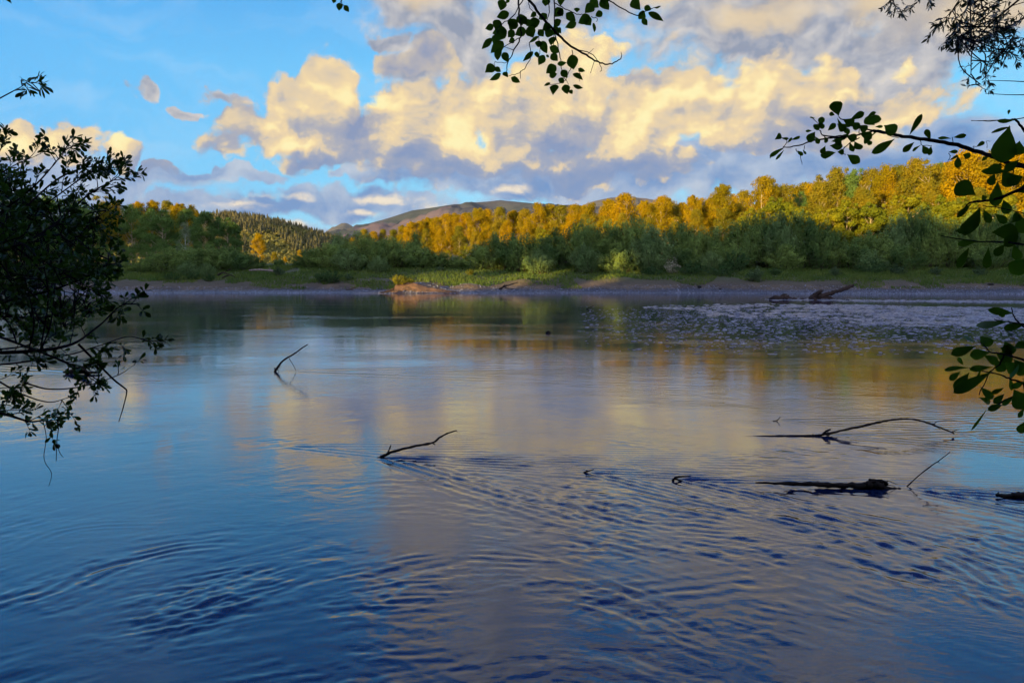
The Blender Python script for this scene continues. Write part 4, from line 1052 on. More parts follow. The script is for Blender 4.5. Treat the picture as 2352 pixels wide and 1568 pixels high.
A_L = [(1120,-5,1103,70,58),(1158,85,1078,112,50),(1095,128,1068,190,55),(1060,165,1005,185,40),(1140,190,1050,215,60),(1130,190,1075,260,60),(1050,245,982,315,40),(1120,265,1040,340,60),(1090,310,1085,388,55),
(1205,125,1160,190,60),(1190,195,1150,240,45),(1192,250,1155,270,35),(1120,335,1150,400,45),(1065,420,1003,465,55),(1065,430,1105,460,35),(1105,470,1033,512,45),(1120,462,1150,495,30),(1170,495,1228,527,35),(1230,90,1240,165,55),
(1262,185,1195,225,55),(1355,135,1268,160,55),(1280,170,1312,242,60),(1348,235,1283,275,45),(1400,90,1345,125,45),(1330,80,1293,110,30),(1425,165,1370,190,60),(1345,190,1378,235,40),(1385,200,1440,225,50),(1400,-10,1388,42,50),
(1500,55,1448,110,55),(1500,-30,1485,42,50),(1490,130,1440,175,60),(1430,180,1478,222,50),(1440,235,1425,292,45),(1350,260,1343,305,42),(1366,262,1400,343,50),(1415,300,1478,335,45),(1425,345,1468,390,45),(1312,330,1245,393,30),
(1335,330,1338,370,35),(1382,352,1345,417,45),(1395,350,1412,368,15),(1458,420,1393,470,55),(1414,488,1464,472,42),(1465,410,1525,400,28),(1555,350,1570,445,66),(1597,440,1643,455,25),(1490,450,1530,498,45),(1563,472,1628,512,42),
(1480,530,1505,495,38),(1422,530,1380,548,18),(1455,540,1437,608,50),(1512,540,1530,602,50),(1565,545,1630,562,28),(1545,575,1562,600,25),(1520,85,1582,135,50),(1587,145,1513,178,42),(1590,50,1590,80,35),(1672,102,1598,150,60),
(1640,110,1680,165,50),(1695,30,1640,85,55),(1702,150,1700,207,42),(1753,78,1708,105,40),(1680,-10,1730,50,60),(1740,0,1795,65,60),(1770,-10,1772,30,60),(1945,-5,1995,65,60),(2020,45,2065,65,35),(1985,85,2030,115,50),(2005,120,2040,163,38),
(2045,80,2143,137,38),(2085,52,2125,40,12),(1100,190,1140,235,50),(1085,215,1060,290,50),(1300,120,1340,165,45),(1238,110,1268,160,45),(1150,130,1200,180,40),(1380,160,1420,195,50),(1475,60,1500,105,40),(1470,180,1490,215,30),(1260,140,1310,150,40),(1140,0,1160,15,30)]
A_S = [([(1265,-30),(1350,90),(1430,180),(1530,280),(1650,350),(1740,400),(1800,412),(1870,375),(1870,335)],3.6,0.7),([(1220,-30),(1225,120),(1235,230),(1190,320),(1150,400),(1140,460)],2.2,.8),([(1250,-10),(1180,110),(1100,160),(1060,250)],1.4,.6),
([(1400,-20),(1415,60),(1400,130)],1.4,.8),([(1445,-30),(1445,150),(1440,300)],1.8,.8),([(1230,240),(1130,300),(1100,340)],1,.6),([(1285,275),(1295,370),(1250,440),(1220,465),(1150,490)],1,.6),([(1455,230),(1480,350),(1490,430),(1510,500),(1540,540)],1.3,.6),
([(1560,320),(1555,420),(1530,480),(1500,525),(1380,548)],1,.6),([(1450,20),(1520,60),(1590,90),(1640,95)],1.2,.8),([(1680,110),(1720,120),(1715,140)],.9,.6),([(1780,-5),(1880,55),(1970,100),(2000,85)],1.6,1),([(2000,85),(2060,60),(2125,40)],1,.6),
([(1600,320),(1690,350),(1745,430),(1740,460)],1.1,.5),([(1700,380),(1680,470)],.7,.5),([(1660,350),(1695,312)],.7,.4),([(1225,460),(1228,500)],.8,.6),([(1190,320),(1125,300)],.8,.5),([(1345,190),(1355,330),(1345,352)],.8,.5),
([(1145,400),(1070,400),(1065,425)],.7,.5),([(1600,450),(1610,480),(1605,520)],.7,.5),([(1280,10),(1300,60),(1340,110)],.9,.6)]
spray('alder_branch', 'dark serrated leafy branch hanging down from the top centre of the picture', 'branch', 'leafy branches hanging in front of the river', 2.6, z2, A_L, A_S, M_NEARLEAF2, M_NEARBARK, 0.36, 'ovate', 0.07, 201)
spray('alder_twig', 'three small leaves on a twig at the top edge left of the centre branch', 'twig', 'leafy branches hanging in front of the river', 2.6, z2,
      [(48,-8,35,22,30),(76,18,72,70,38),(105,35,136,78,32)], [([(75,-30),(88,10),(90,30),(105,36)],1.0,.7),([(88,10),(78,20)],.7,.5),([(75,-30),(50,-8)],.8,.6)], M_NEARLEAF2, M_NEARBARK, 0.36, 'ovate', 0.05, 202)
spray('leafy_twig', 'single leaf tip cut off by the top left corner of the picture', 'twig', 'leafy branches hanging in front of the river', 2.4, lambda x, y: (x, y), [(2, -12, 27, 9, 11)], [([(-30,-22),(2,-12)],1.5,1)], M_NEARLEAF2, M_NEARBARK, 1.0, 'ovate', 0.02, 203)

# --- long branch reaching in from the right
R_L = [(1170,742,1138,648,74),(1145,735,1110,722,25),(1240,765,1333,718,40),(1350,750,1408,716,26),(1400,800,1340,750,55),(1380,800,1427,738,58),(1458,800,1537,845,74),(1620,865,1702,728,34),(1757,895,1725,826,34),(1890,885,1803,880,22),(1900,878,1985,862,28),(2045,940,2100,905,25),
(1530,885,1380,978,52),(1655,905,1578,970,36),(1697,925,1640,965,18),(1703,925,1737,982,38),(1760,930,1745,992,28),(1870,970,1930,966,24),(1870,1025,1930,990,16),(1930,990,1930,1075,36),(1960,985,2010,1000,38),(2090,1000,2110,1018,38),(1240,905,1265,968,36),(1270,900,1310,955,58),
(1345,890,1380,922,28),(1222,985,1306,1038,52),(1160,970,1205,970,34),(1152,972,1052,988,50),(1085,930,1060,985,34),(1110,930,1195,935,48),(1120,905,1200,890,36),(1020,840,975,905,50),(1020,870,1045,918,28),(1050,790,1015,825,44),(1060,800,1062,745,38),(1022,758,985,748,9),
(1000,835,958,836,16),(1100,835,1152,790,34),(1160,790,1215,830,48),(1200,760,1262,792,56),(1250,780,1298,822,48),(1160,750,1205,830,26),(760,892,802,858,36),(800,880,852,884,18),(860,895,925,872,18),(840,915,872,878,16),(820,940,728,1000,26),(730,1015,745,982,10),(824,955,768,1020,16),(905,960,942,992,22),(940,955,962,985,13),
(1300,850,1382,882,56),(1215,868,1285,885,48),(1080,870,1092,912,26),(1295,800,1350,832,46),(1400,810,1452,808,18),(1180,800,1240,850,30),(1330,860,1350,915,40),(1140,880,1180,930,36),(1240,850,1180,890,30),(1420,840,1370,870,40),(1040,780,1075,820,30)]
R_S = [([(2420,1075),(2352,1060),(2260,1040),(2160,1000),(2030,960),(1900,920),(1750,895),(1600,872),(1500,855),(1400,835)],6.5,3.4),([(1400,835),(1330,850),(1250,868),(1080,865),(1050,830)],2.6,1),([(1250,868),(1050,890),(960,915),(860,940),(820,938)],2.0,1),([(1400,835),(1250,800),(1170,745)],1.8,1),
([(1070,865),(1100,880),(1220,880)],1.2,.8),([(1300,880),(1230,920),(1190,975),(1210,985)],1.3,.9),([(895,950),(920,990),(937,1046)],.9,.5),([(955,930),(950,960)],.8,.5),([(1300,850),(1305,790)],.9,.5),([(1500,870),(1560,885)],.9,.7),([(1620,865),(1622,880)],1,.8),([(1690,895),(1700,925),(1760,930)],1,.7),([(1895,915),(1893,880)],1.1,.8),([(2035,960),(2030,935),(2050,940)],.9,.6),
([(1870,975),(1880,1000),(1868,1025)],1,.7),([(2115,945),(2115,902),(2140,902)],.5,.4),([(1000,760),(1040,790)],.8,.5),([(820,938),(800,960),(730,1010)],.9,.5),([(820,938),(835,890),(770,880)],.9,.6)]
spray('leafy_branch', 'long bare stemmed branch with oval leaves reaching in from the right edge over the trees', 'branch', 'leafy branches hanging in front of the river', 1.9, z3, R_L, R_S, M_NEARLEAF2, M_NEARBARK, 0.36, 'obovate', 0.05, 211)
for i, (pts, lab) in enumerate([([(2440,527),(2352,522),(2250,517),(2130,514)], 'upper of the two thin bare twigs against blue sky at the right edge'), ([(2440,612),(2352,606),(2250,605),(2105,597)], 'lower of the two thin bare twigs against blue sky at the right edge'),
                                ([(2440,730),(2352,752),(2280,762),(2160,768),(2015,771)], 'thin bare twig pointing left just above the largest dark leaf')]):
    P = [at(*z3(*p), 2.2) for p in pts]; r_ = empty('bare_twig', P[0]); L = smooth_line(P, 4)
    V, Q = tubes([(L - np.array(P[0]), np.linspace(1.4, .6, len(L)) * pix_len(2.2))], 5)
    mesh_obj('twig', V, Q, 4, M_NEARBARK, r_); tag(r_, lab, 'twig', 'thin bare twigs at the right edge')

C_L = [(462,184,425,345,90),(470,192,382,218,13),(490,160,408,165,18),(455,140,460,118,10),(505,250,490,312,58),(350,378,430,362,36),(470,380,340,380,26),(430,372,480,442,58),(318,482,232,435,74),(345,480,360,500,22),(300,515,238,578,22),(338,528,272,655,70),(285,645,238,628,18),(382,640,498,640,66),
(412,420,400,530,46),(435,500,458,562,38),(292,700,240,792,30),(322,680,240,690,26),(372,700,365,792,32),(528,750,466,815,66),(490,470,540,445,40),(500,560,530,645,56),(470,600,505,560,36),(400,560,450,600,30),(440,690,400,740,34),(480,690,500,760,36),(505,330,440,380,34),(400,385,380,440,32),
(520,400,450,430,46),(500,640,440,700,44),(350,540,380,600,30)]
C_S = [([(640,150),(606,300),(601,420),(600,700),(640,900)],7,7),([(606,300),(560,240),(523,208),(490,165),(470,160)],4,2),([(600,420),(523,450),(430,490),(350,505),(290,515),(250,565)],4.5,1.6),([(600,700),(523,692),(420,680),(320,678),(170,655)],3.2,1),([(604,340),(560,335),(523,350)],3,3),([(455,160),(380,168),(300,165)],1,.6),([(420,345),(440,360)],1.5,1),([(523,350),(480,345),(470,400),(410,425)],1.6,1),([(600,600),(523,560),(440,540),(345,525)],1.8,1)]
spray('leafy_branch', 'broad leaved branch with the largest dark leaf, against the trees at the right edge', 'branch', 'leafy branches hanging in front of the river', 1.25, z8, C_L, C_S, M_NEARLEAF2, M_NEARBARK, 0.54, 'obovate', 0.02, 221, dvar=0.08)
D_L = [(480,985,368,968,30),(465,1015,318,1038,30),(528,1032,435,1048,30),(322,1120,212,1160,40),(380,1150,292,1162,46),(322,1108,265,1083,22),(335,1080,382,1122,46),(478,1132,530,1108,36),(292,1215,183,1225,22),(390,1212,290,1222,26),(255,1230,206,1268,26),(290,1235,228,1315,42),(392,1228,222,1322,44),(340,1215,318,1286,13),
(266,1205,243,1170,18),(335,1295,392,1348,30),(440,1300,383,1325,18),(328,1340,378,1366,24),(440,1325,393,1367,26),(482,1340,430,1375,20),(432,1372,368,1396,26),(366,1390,298,1482,10),(478,1305,535,1390,76),(460,1255,470,1312,18),(530,1272,468,1300,24),(525,1385,500,1428,22),(530,1440,502,1492,36),(400,1150,472,1192,56),
(440,1190,502,1232,56),(420,1130,482,1142,44),(480,1180,530,1242,56),(440,1100,470,1160,50),(400,1180,440,1230,44),(500,1200,470,1260,40),(400,960,440,1000,20),(350,1160,410,1200,36)]
D_S = [([(640,960),(601,1080),(600,1190),(600,1300),(605,1400)],5,5),([(600,1190),(540,1235),(523,1282)],2,2),([(600,1080),(523,1030)],2,1.8),([(600,1080),(523,1040),(485,1005),(470,962)],2.2,1.2),([(600,1300),(523,1282),(460,1260),(400,1240),(290,1215)],3,1.2),([(600,1330),(470,1342),(410,1372),(370,1386)],2.4,1.2),([(600,1190),(523,1180),(440,1158),(380,1150)],3,1.6),([(440,1158),(420,1200),(380,1235),(330,1330)],1.8,1),([(523,1030),(440,1018),(400,1010)],1.6,1),([(380,1150),(340,1110),(322,1105)],1.4,.9),([(523,1282),(530,1380),(540,1440)],2,1.2)]
spray('leafy_branch', 'green broad leaved branch low at the right edge in front of the water', 'branch', 'leafy branches hanging in front of the river', 1.35, z8, D_L, D_S, foliage_mat('leaf_near_green', (0.12, 0.23, 0.018), (0.012, 0.022, 0.006), 7.0, 0.25, 0.05), M_NEARBARK, 0.54, 'obovate', 0.02, 231, dvar=0.08)

# --- procedural twigs: willow at the top right, big shrub at the left
def twiggy(name, label, cat, group, D, mains, g, ntw, leaf_px, wratio, lmat, bmat, shape, step_px, tw_len, fill=None, dspread=0.15, r_main=3.0, droop=0.0, clusters=None, up_bias=0.0):
    """mains: polylines in bearing coordinates; side twigs leave them at angles and carry leaves in alternate order"""
    root = empty(name, at(*mains[0][0][0], D))
    o = np.array(root.location)
    lines = []; B = []; T = []; Wd = []; Nn = []
    mp = pix_len(D)
    def twig(p, d, L, r, lv):
        n = max(4, int(L / (step_px * mp)))
        pts = [p.copy()]; q = p.copy(); dd = d / np.linalg.norm(d)
        stp = L / n
        for i in range(n):
            dd = dd + g.normal(0, 0.16, 3) * np.array([1, 1, 1]) + np.array([0, 0, -droop + up_bias]) * 0.1
            dd /= np.linalg.norm(dd); q = q + dd * stp; pts.append(q.copy())
            if lv > 0 and i > 1 and g.random() < 0.22:
                s_ = np.cross(dd, unit(1, g)[0]); s_ /= np.linalg.norm(s_) + 1e-6
                twig(q, dd * 0.8 + s_ * 0.7, L * g.uniform(.35, .6), r * .6, lv - 1)
            if i / n > 0.15:
                for k in range(1 + (g.random() < 0.55)):
                    s_ = np.cross(dd, unit(1, g)[0]); s_ /= np.linalg.norm(s_) + 1e-6
                    ld = dd * g.uniform(.3, 1.0) + s_ * g.uniform(.5, 1.1) + np.array([0, 0, g.uniform(-.25, .3) - droop * .3]); ld /= np.linalg.norm(ld)
                    LL = leaf_px * mp * g.uniform(0.6, 1.25)
                    b = q + s_ * LL * .08
                    B.append(b); T.append(b + ld * LL); Wd.append(LL * wratio * g.uniform(.8, 1.15)); Nn.append(unit(1, g)[0] + np.array([0, -.35, .55]))
        for k in range(3):   # leaf tuft at the tip
            ld = dd + g.normal(0, .5, 3); ld /= np.linalg.norm(ld); LL = leaf_px * mp * g.uniform(.6, 1.15)
            B.append(q); T.append(q + ld * LL); Wd.append(LL * wratio); Nn.append(unit(1, g)[0] + np.array([0, -.35, .55]))
        lines.append((np.array(pts) - o, np.linspace(r, r * .35, len(pts))))
    for mi, (pts, dens, r0, dd0) in enumerate(mains):
        P = [np.array(at(u, v, D * (1 + dd0 + dspread * 0.5 * math.sin(mi * 2.1 + j * .9)))) for j, (u, v) in enumerate(pts)]
        L = smooth_line(P, 8)
        lines.append((L - o, np.linspace(r0, r0 * .25, len(L)) * mp))
        nt = int(dens)
        for k in range(nt):
            f = g.uniform(0.12, 1.0) ** 0.75 * (len(L) - 1.001); i = int(f)
            p = L[i] * (1 - (f - i)) + L[i + 1] * (f - i)
            d = L[i + 1] - L[i]; d /= np.linalg.norm(d)
            s_ = np.cross(d, unit(1, g)[0]); s_ /= np.linalg.norm(s_) + 1e-6
            twig(p, d * g.uniform(.5, 1.1) + s_ * g.uniform(.5, 1.0), tw_len * mp * g.uniform(.5, 1.2), 1.3 * mp, 1)
        twig(L[-1], L[-1] - L[-3], tw_len * .6 * mp, 1.2 * mp, 0)
    MAINP = np.concatenate([l[0] for l in lines if len(l[0]) > 20]) + o if any(len(l[0]) > 20 for l in lines) else np.concatenate([l[0] for l in lines]) + o
    if fill:
        for (u, v, ru, rv, n, dd0) in fill:
            for k in range(n):
                a = g.random() * 6.28; q = g.random() ** .5
                p = np.array(at(u + math.cos(a) * q * ru, v + math.sin(a) * q * rv, D * (1 + dd0 + g.uniform(-.2, .2))))
                d = np.array([g.uniform(.2, 1), g.normal(0, .5), g.normal(0.1, .5)])
                A_ = MAINP[np.argmin(((MAINP - p) ** 2).sum(1))]
                C_ = smooth_line([A_, (A_ + p) / 2 + g.normal(0, .03, 3), p], 4)
                lines.append((C_ - o, np.linspace(1.6, 1.2, len(C_)) * mp))
                twig(p, d, tw_len * mp * g.uniform(.6, 1.2), 1.3 * mp, 1)
    V, Fc = leaf_mesh_arrays(B, T, Wd, Nn, 0.04, 0.15, shape, g)
    mesh_obj('foliage', V - o, Fc, 3, lmat, root)
    V, Q = tubes(lines, 4)
    mesh_obj('branch', V, Q, 4, bmat, root)
    print(name, 'leaves', len(B))
    return tag(root, label, cat, group)

gL = np.random.default_rng(301)
LM = [([(-260,640),(-100,460),(-20,370),(8,325)],8,3.0,.10),([(-240,640),(-60,520),(60,440),(130,375),(172,322)],11,3.5,.0),([(-200,540),(-60,440),(20,380),(90,350)],7,3,.1),([(60,470),(150,400),(230,375),(300,385)],9,3,.05),([(-240,650),(-80,560),(80,480),(190,410),(250,370)],11,4,.15),([(-240,660),(-80,600),(100,530),(220,440),(285,405)],13,4.5,-.05),
      ([(-240,680),(-80,650),(120,600),(220,510),(275,470)],12,4,.2),([(-240,690),(-80,700),(120,660),(230,620),(275,590)],11,4,.05),([(-240,760),(-80,800),(150,790),(240,745),(300,695),(340,690)],11,4.5,-.1),
      ([(-240,780),(-60,830),(150,810),(250,785),(320,765),(375,778)],7,3,.1),([(-220,740),(-60,750),(100,800),(210,845),(262,878)],5,4,0),([(-220,900),(-60,925),(20,945),(80,960),(125,950)],8,4.5,-.1),
      ([(-220,850),(-50,850),(50,895),(120,915),(170,905)],6,3.2,.05),([(60,870),(120,885),(200,880),(290,855),(335,830)],4,2.4,.1),([(-100,740),(0,720),(120,720),(230,700)],10,4,.25),([(-100,600),(20,560),(140,540),(240,530)],10,4,.3),
      ([(-100,800),(40,790),(100,770),(160,740)],7,3,.2),([(-260,600),(-140,420),(-40,400),(20,395)],8,3,.2),([(-220,800),(-100,880),(-20,880),(20,905)],5,3,.1)]
fill = [(50,560,170,100,120,.3),(40,690,180,80,80,.3),(10,450,120,50,30,.25),(150,600,100,80,45,.35),(-80,640,110,200,80,.1),(130,500,100,50,30,.2),(30,600,130,120,70,.0)]
LM = [([(u * 0.92 if u > 0 else u, v + 8) for (u, v) in p_], n_ * 1.25, r_, d_) for (p_, n_, r_, d_) in LM]
SHR = twiggy('willow_shrub', 'big dark leafy shrub filling the left edge, its twigs reaching over the water', 'shrub', None, 4.2, LM, gL, 8, 18.5, 0.42, M_NEARLEAF, M_NEARBARK, 'obovate', 8.0, 55, fill)
# trailing dead twigs below it
def bare(name, label, cat, group, D, lines_, mat, extra=None):
    P0_ = at(*lines_[0][0][0], D); r_ = empty(name, P0_); LL = []
    for pts, a, b in lines_:
        P = [np.array(at(u, v, D)) for (u, v) in pts]; L = smooth_line(P, 5)
        LL.append((L - np.array(P0_), np.linspace(a, b, len(L)) * pix_len(D)))
    V, Q = tubes(LL, 5); mesh_obj('twig', V, Q, 4, mat, r_)
    return tag(r_, label, cat, group)
bare('hanging_twig', 'dead twig with a drooping brown strand hanging from the left shrub above the water', 'twig', 'dead twigs trailing below the left shrub', 4.1, [([(180,790),(220,830),(262,872),(285,890),(291,900),(283,935),(273,968)],3,.9),([(223,833),(228,880),(222,905)],1,.6)], M_NEARBARK)
bare('hanging_twig', 'thin forked dead twig hanging lowest under the left shrub', 'twig', 'dead twigs trailing below the left shrub', 4.1, [([(132,955),(134,985),(131,1010),(129,1058)],1.3,.9),([(130.5,1021),(138,1040),(146,1050)],.9,.5)], M_NEARBARK)
bare('hanging_twig', 'wispy thread like twig below the left shrub leaning left', 'twig', 'dead twigs trailing below the left shrub', 4.1, [([(98,962),(106,1000),(104,1025),(101,1045),(104,1062),(117,1082),(118,1095),(112,1116)],1.0,.6)], M_NEARBARK)
gT = np.random.default_rng(302)
twiggy('leafy_twig', 'lone twig tip with a leaf tuft poking into blue sky at the upper left', 'twig', None, 3.6, [([(-60,262),(0,226),(48,200),(60,190)],1,2.2,0)], gT, 2, 24, 0.34, M_NEARLEAF, M_NEARBARK, 'obovate', 6.0, 20, [(66,190,8,8,2,0)])
gW = np.random.default_rng(303)
WM = [([(2480,-120),(2352,-10),(2270,60),(2235,110),(2230,170)],13,3.5,0),([(2480,-60),(2380,20),(2320,60),(2270,80)],12,3,.1),([(2300,-160),(2230,-40),(2190,20),(2175,50)],12,2.2,-.05),([(2120,-160),(2090,-60),(2060,-10),(2045,5)],6,2,.05),([(2200,-160),(2150,-60),(2120,-10),(2105,8)],8,2,.05),
      ([(2340,-80),(2290,10),(2240,60),(2205,90)],14,2.6,.1),([(2450,40),(2352,90),(2310,110),(2290,130)],9,2.2,.1),([(2260,-100),(2230,0),(2210,40),(2200,85)],11,2,0)]
WS = twiggy('willow_branch', 'fine leaved willow branch drooping into the top right corner', 'branch', 'leafy branches hanging in front of the river', 4.6, WM, gW, 6, 14, 0.28, foliage_mat('leaf_willow_near', (0.035, 0.045, 0.022), (0.012, 0.018, 0.011), 3.0, 0.3, 0.15), M_NEARBARK, 'lance', 6.0, 42,
            [(2290,20,60,50,16,.05),(2240,75,40,40,9,0),(2300,110,40,30,8,.1),(2250,130,25,20,4,0),(2250,182,14,16,4,0)], droop=1.2)

# ------------------------------------------------------------------ snags, logs and driftwood
def wood(name, label, cat, group, parts, mat, D=None, sides=7, seed=1, sub='branch'):
    """parts: (picture points, r0, r1) in pixels; D = distance along y; every part a bumpy tapering limb"""
    g = np.random.default_rng(seed)
    P0_ = np.array(at(*parts[0][0][0], D)); r_ = empty(name, P0_)
    for i, (pts, a, b) in enumerate(parts):
        P = [np.array(at(u, v, D + (q[0] if q else 0))) for (u, v, *q) in pts]
        L = smooth_line(P, 7)
        rr = np.linspace(a, b, len(L)) * pix_len(D) * (1 + 0.16 * g.normal(size=len(L)))
        L = L + g.normal(0, 0.12, L.shape) * rr[:, None]
        V, Q = tubes([(L - P0_, rr)], sides)
        V = V + g.normal(0, .05, V.shape) * rr.mean()
        mesh_obj('trunk' if i == 0 else sub, V, Q, 4, mat, r_)
    return tag(r_, label, cat, group)
GS = 'bare snags standing out of the river'
def Dw(u, v): return onwater(u, v)[1]
wood('snag', 'thin leaning dead stick with a small tuft in the water at the centre left', 'snag', GS, [([(628,858),(636,846),(650,828),(676,812),(688,803),(706,791)],3.0,1.1),([(664,822),(672,836),(680,850)],.8,.5),([(634,850),(630,845),(641,851)],1.6,.8),([(640,842),(644,845)],1.4,.6),([(686,804),(688,812)],.7,.4)], M_DRIFT, Dw(634, 853), 6, 1)
wood('snag', 'crooked dead branch with an upright stub rising from the river at the centre', 'snag', GS, [([(866,1054),(884,1045),(905,1036),(950,1025),(994,1016),(1010,1004),(1030,994),(1049,988)],4.2,1.6),([(890,1041),(894,1032),(898,1022)],2.4,1.2),([(994,1016),(1000,1022)],1.8,.7),([(1047,988),(1051,992)],1.0,.5)], M_DRIFT, Dw(875, 1050), 6, 2)
wood('snag', 'long arched branch curving over the water at the right, thin end dipping in', 'snag', GS, [([(1868,1000),(1890,998),(1935,988),(1990,976),(2030,967),(2070,962),(2110,965),(2150,978),(2192,995)],3.6,1.6),([(1890,997),(1898,990),(1908,986)],3.0,2.6),([(2145,975),(2152,968),(2178,965),(2197,966)],1.2,.7),([(2185,992),(2195,988),(2204,985)],1.1,.6),([(2142,972),(2160,986)],1.0,.6),([(1600,1003,.0),(1700,1003),(1790,1000),(1868,1000)],1.2,2.2)], M_DRIFT, Dw(1885, 1001), 6, 3)
wood('snag', 'straight thin stick standing beside the right end of the big floating log', 'snag', GS, [([(2082,1118),(2110,1092),(2145,1065),(2156,1058),(2182,1038)],1.6,1.0),([(2154,1060),(2158,1063)],1.2,.8)], M_DRIFT, Dw(2085, 1116), 6, 4)
wood('snag', 'tiny forked twig tip breaking the golden reflection above the arched branch', 'snag', GS, [([(1776,966),(1784,966),(1792,957)],1.2,.7),([(1784,965),(1790,961)],.8,.5)], M_DRIFT, Dw(1780, 967), 6, 5)
wood('snag', 'short stub with two prongs poking from the rippled water below the centre', 'snag', GS, [([(1340,1085),(1350,1082),(1364,1077)],2.4,1.0),([(1344,1084),(1348,1079)],2.0,1.0)], M_DRIFT, Dw(1348, 1086), 6, 6)
wood('snag', 'curled stub of a sunken branch left of the big floating log', 'snag', GS, [([(1545,1103),(1552,1096),(1568,1094),(1588,1092)],3.6,1.3),([(1550,1098),(1560,1102),(1572,1104)],2.8,1.0)], M_DRIFT, Dw(1555, 1104), 7, 7)
wood('floating_log', 'long black waterlogged trunk with a ragged end lying in the river at the right', 'log', 'logs lying in the river', [([(1735,1108),(1800,1110),(1870,1112),(1940,1114),(1990,1115),(2022,1114)],2.2,10.0),([(1985,1112),(2005,1106),(2030,1106),(2036,1112)],6,4.5),([(2010,1116),(2040,1122),(2075,1126),(2115,1129)],10,1.5),
      ([(2028,1108),(2040,1104),(2050,1108),(2062,1112)],1.0,.5),([(2000,1104),(1996,1100),(2012,1101)],2.2,1.2),([(1870,1108),(1880,1106),(1876,1104)],1.2,.6),([(2036,1112),(2052,1116),(2058,1122)],.9,.4)], M_DRIFT, Dw(1960, 1121), 10, 8)
wood('floating_log', 'dark end of another log cut off by the right edge of the picture', 'log', 'logs lying in the river', [([(2288,1136),(2310,1138),(2345,1137),(2400,1134),(2460,1132)],3.5,10),([(2290,1134),(2294,1130)],2.2,1.2)], M_DRIFT, Dw(2320, 1143), 9, 9)
wood('sunken_log', 'black snag with a raised broken prong behind the twigs of the left shrub', 'log', 'logs lying in the river', [([(146,855),(165,852),(185,846),(207,838)],3.0,6.0),([(150,856),(185,855),(230,855)],3.5,3.0),([(185,848),(195,852),(205,858)],7,4)], M_DRIFT, Dw(190, 859), 8, 10)
wood('snag', 'small dark knob of a snag in the tree reflections near the gravel bar', 'snag', GS, [([(1254,765),(1258,762),(1262,761)],2.6,2.0),([(1260,763),(1266,764)],1.3,.7)], M_DRIFT, Dw(1258, 765), 7, 11)
wood('snag', 'low slanting twig at the left tip of the gravel bar', 'snag', GS, [([(1347,710),(1354,706),(1364,702)],1.1,.6)], M_DRIFT, Dw(1350, 710), 5, 12)
# far bank driftwood
wood('driftwood_stump', 'big brown root stump with a trunk slanting up right on the gravel strip', 'driftwood', 'driftwood on the far bank', [([(1868,684),(1890,679),(1915,671),(1940,663),(1961,655)],6.0,3.2),([(1862,690),(1870,680),(1880,672),(1888,668)],8,3),([(1866,692),(1895,686),(1925,688)],6.5,2.5),([(1875,674),(1884,668),(1892,667)],3,1.2),([(1888,684),(1905,682),(1918,688)],3,1.2)], M_DRIFTB, 86.0, 8, 13)
wood('driftwood_pile', 'low dark root clump at the water edge left of the slanting driftwood trunk', 'driftwood', 'driftwood on the far bank', [([(1768,688),(1785,685),(1805,684),(1830,689)],5,4),([(1790,684),(1798,677),(1808,676)],3,1.6),([(1770,686),(1780,680),(1790,682)],2.5,1.5),([(1800,683),(1812,679)],2.6,1.4),([(1830,689),(1850,688),(1866,690)],3.5,2.5)], M_DRIFTB, 86.5, 7, 14)
wood('driftwood_log', 'pale bleached log lying on the grass of the left far bank', 'driftwood', 'driftwood on the far bank', [([(572,621),(595,620),(615,621),(640,624)],2.4,2.0),([(622,620),(618,616)],1.2,.7)], M_DRIFTP, 143.0, 6, 15)
wood('driftwood_branch', 'dark forked branch leaning on the gravel beach at the centre', 'driftwood', 'driftwood on the far bank', [([(1146,664),(1160,658),(1178,652),(1190,648)],1.8,.9),([(1150,664),(1158,656),(1166,655)],2.0,1.0),([(1158,660),(1180,664)],1.2,.8)], M_DRIFTB, 117.0, 6, 16)
wood('driftwood_branch', 'thin dark branch lying at the waterline left of the lit mound', 'driftwood', 'driftwood on the far bank', [([(795,666),(806,663),(816,660)],1.5,.8),([(800,664),(812,666)],1.2,.8)], M_DRIFTB, 118.0, 6, 17)
wood('driftwood_branch', 'dark root end jutting from the left foot of the lit mound', 'driftwood', 'driftwood on the far bank', [([(872,672),(884,671),(895,668),(905,662)],1.4,2.4),([(886,670),(893,662)],1.4,.8)], M_DRIFTB, 117.5, 6, 18)
wood('driftwood_branch', 'thin leaning stick between the two sunlit patches of the beach', 'driftwood', 'driftwood on the far bank', [([(1004,664),(1012,655),(1018,648)],.9,.5)], M_DRIFTB, 119.0, 5, 19)
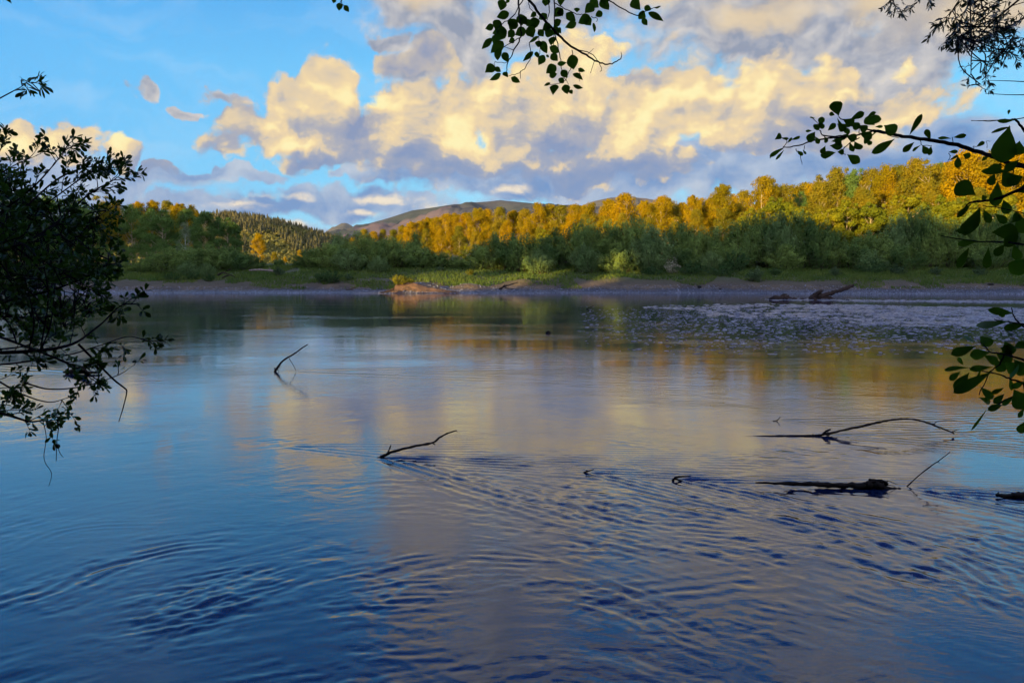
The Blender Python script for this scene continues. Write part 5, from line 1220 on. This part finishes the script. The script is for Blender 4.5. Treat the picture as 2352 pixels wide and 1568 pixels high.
wood('driftwood_branch', 'tangled brown roots under the shrubs of the eroded left bank', 'driftwood', 'driftwood on the far bank', [([(500,632),(512,626),(525,630)],2.0,1.2),([(510,638),(528,632),(540,636)],1.8,1),([(520,622),(530,618)],1.2,.8)], M_DRIFTB, 134.0, 6, 20)
def rock(label, u, v, D, w, h, seed):
    g = np.random.default_rng(seed); c = np.array(at(u, v, D)); k = pix_len(D)
    n1_, n2_ = 9, 14; th = np.linspace(0, math.pi, n1_)[:, None]; ph = np.linspace(0, 2 * math.pi, n2_, endpoint=False)[None, :]
    r = 1 + 0.22 * g.normal(size=(n1_, n2_)) * np.sin(th)
    V = np.stack([np.sin(th) * np.cos(ph) * r * w * k, np.sin(th) * np.sin(ph) * r * w * k * .8, np.cos(th) * r * h * k + 0 * ph], -1).reshape(-1, 3)
    f = []
    for i in range(n1_ - 1):
        for j in range(n2_): f.append((i * n2_ + j, i * n2_ + (j + 1) % n2_, (i + 1) * n2_ + (j + 1) % n2_, (i + 1) * n2_ + j))
    o = mesh_obj('rock', V, np.array(f), 4, M_DRIFT, loc=tuple(c))
    tag(o, label, 'rock', 'dark rocks on the far beach')
rock('dark lump on the beach between the centre and the big driftwood', 1606, 659, 116, 5.0, 3.0, 1)
rock('very small dark stone just right of the dark beach lump', 1654, 664, 112, 2.2, 1.5, 2)
rock('flat dark stone on the beach at the far right behind the leaves', 2276, 653, 118, 7.0, 2.0, 3)
rock('small dark stone on the gravel strip right of the driftwood trunk', 1948, 690, 84, 4.0, 2.0, 4)

# ------------------------------------------------------------------ evening air
bpy.ops.mesh.primitive_cube_add(size=1, location=(0, 4000, 277))
hz_ = bpy.context.object
hz_.name = 'haze'; hz_.scale = (22000, 11000, 560)
m, N, out = new_mat('haze')
pv = N.n('ShaderNodeVolumePrincipled')
pv.inputs['Color'].default_value = (0.72, 0.82, 0.98, 1)
pv.inputs['Density'].default_value = 0.000018
pv.inputs['Anisotropy'].default_value = 0.0
N.t.links.new(pv.outputs[0], out.inputs['Volume'])
hz_.data.materials.append(m)
tag(hz_, 'thin bluish evening haze in front of the far mountains', 'haze', kind='stuff')
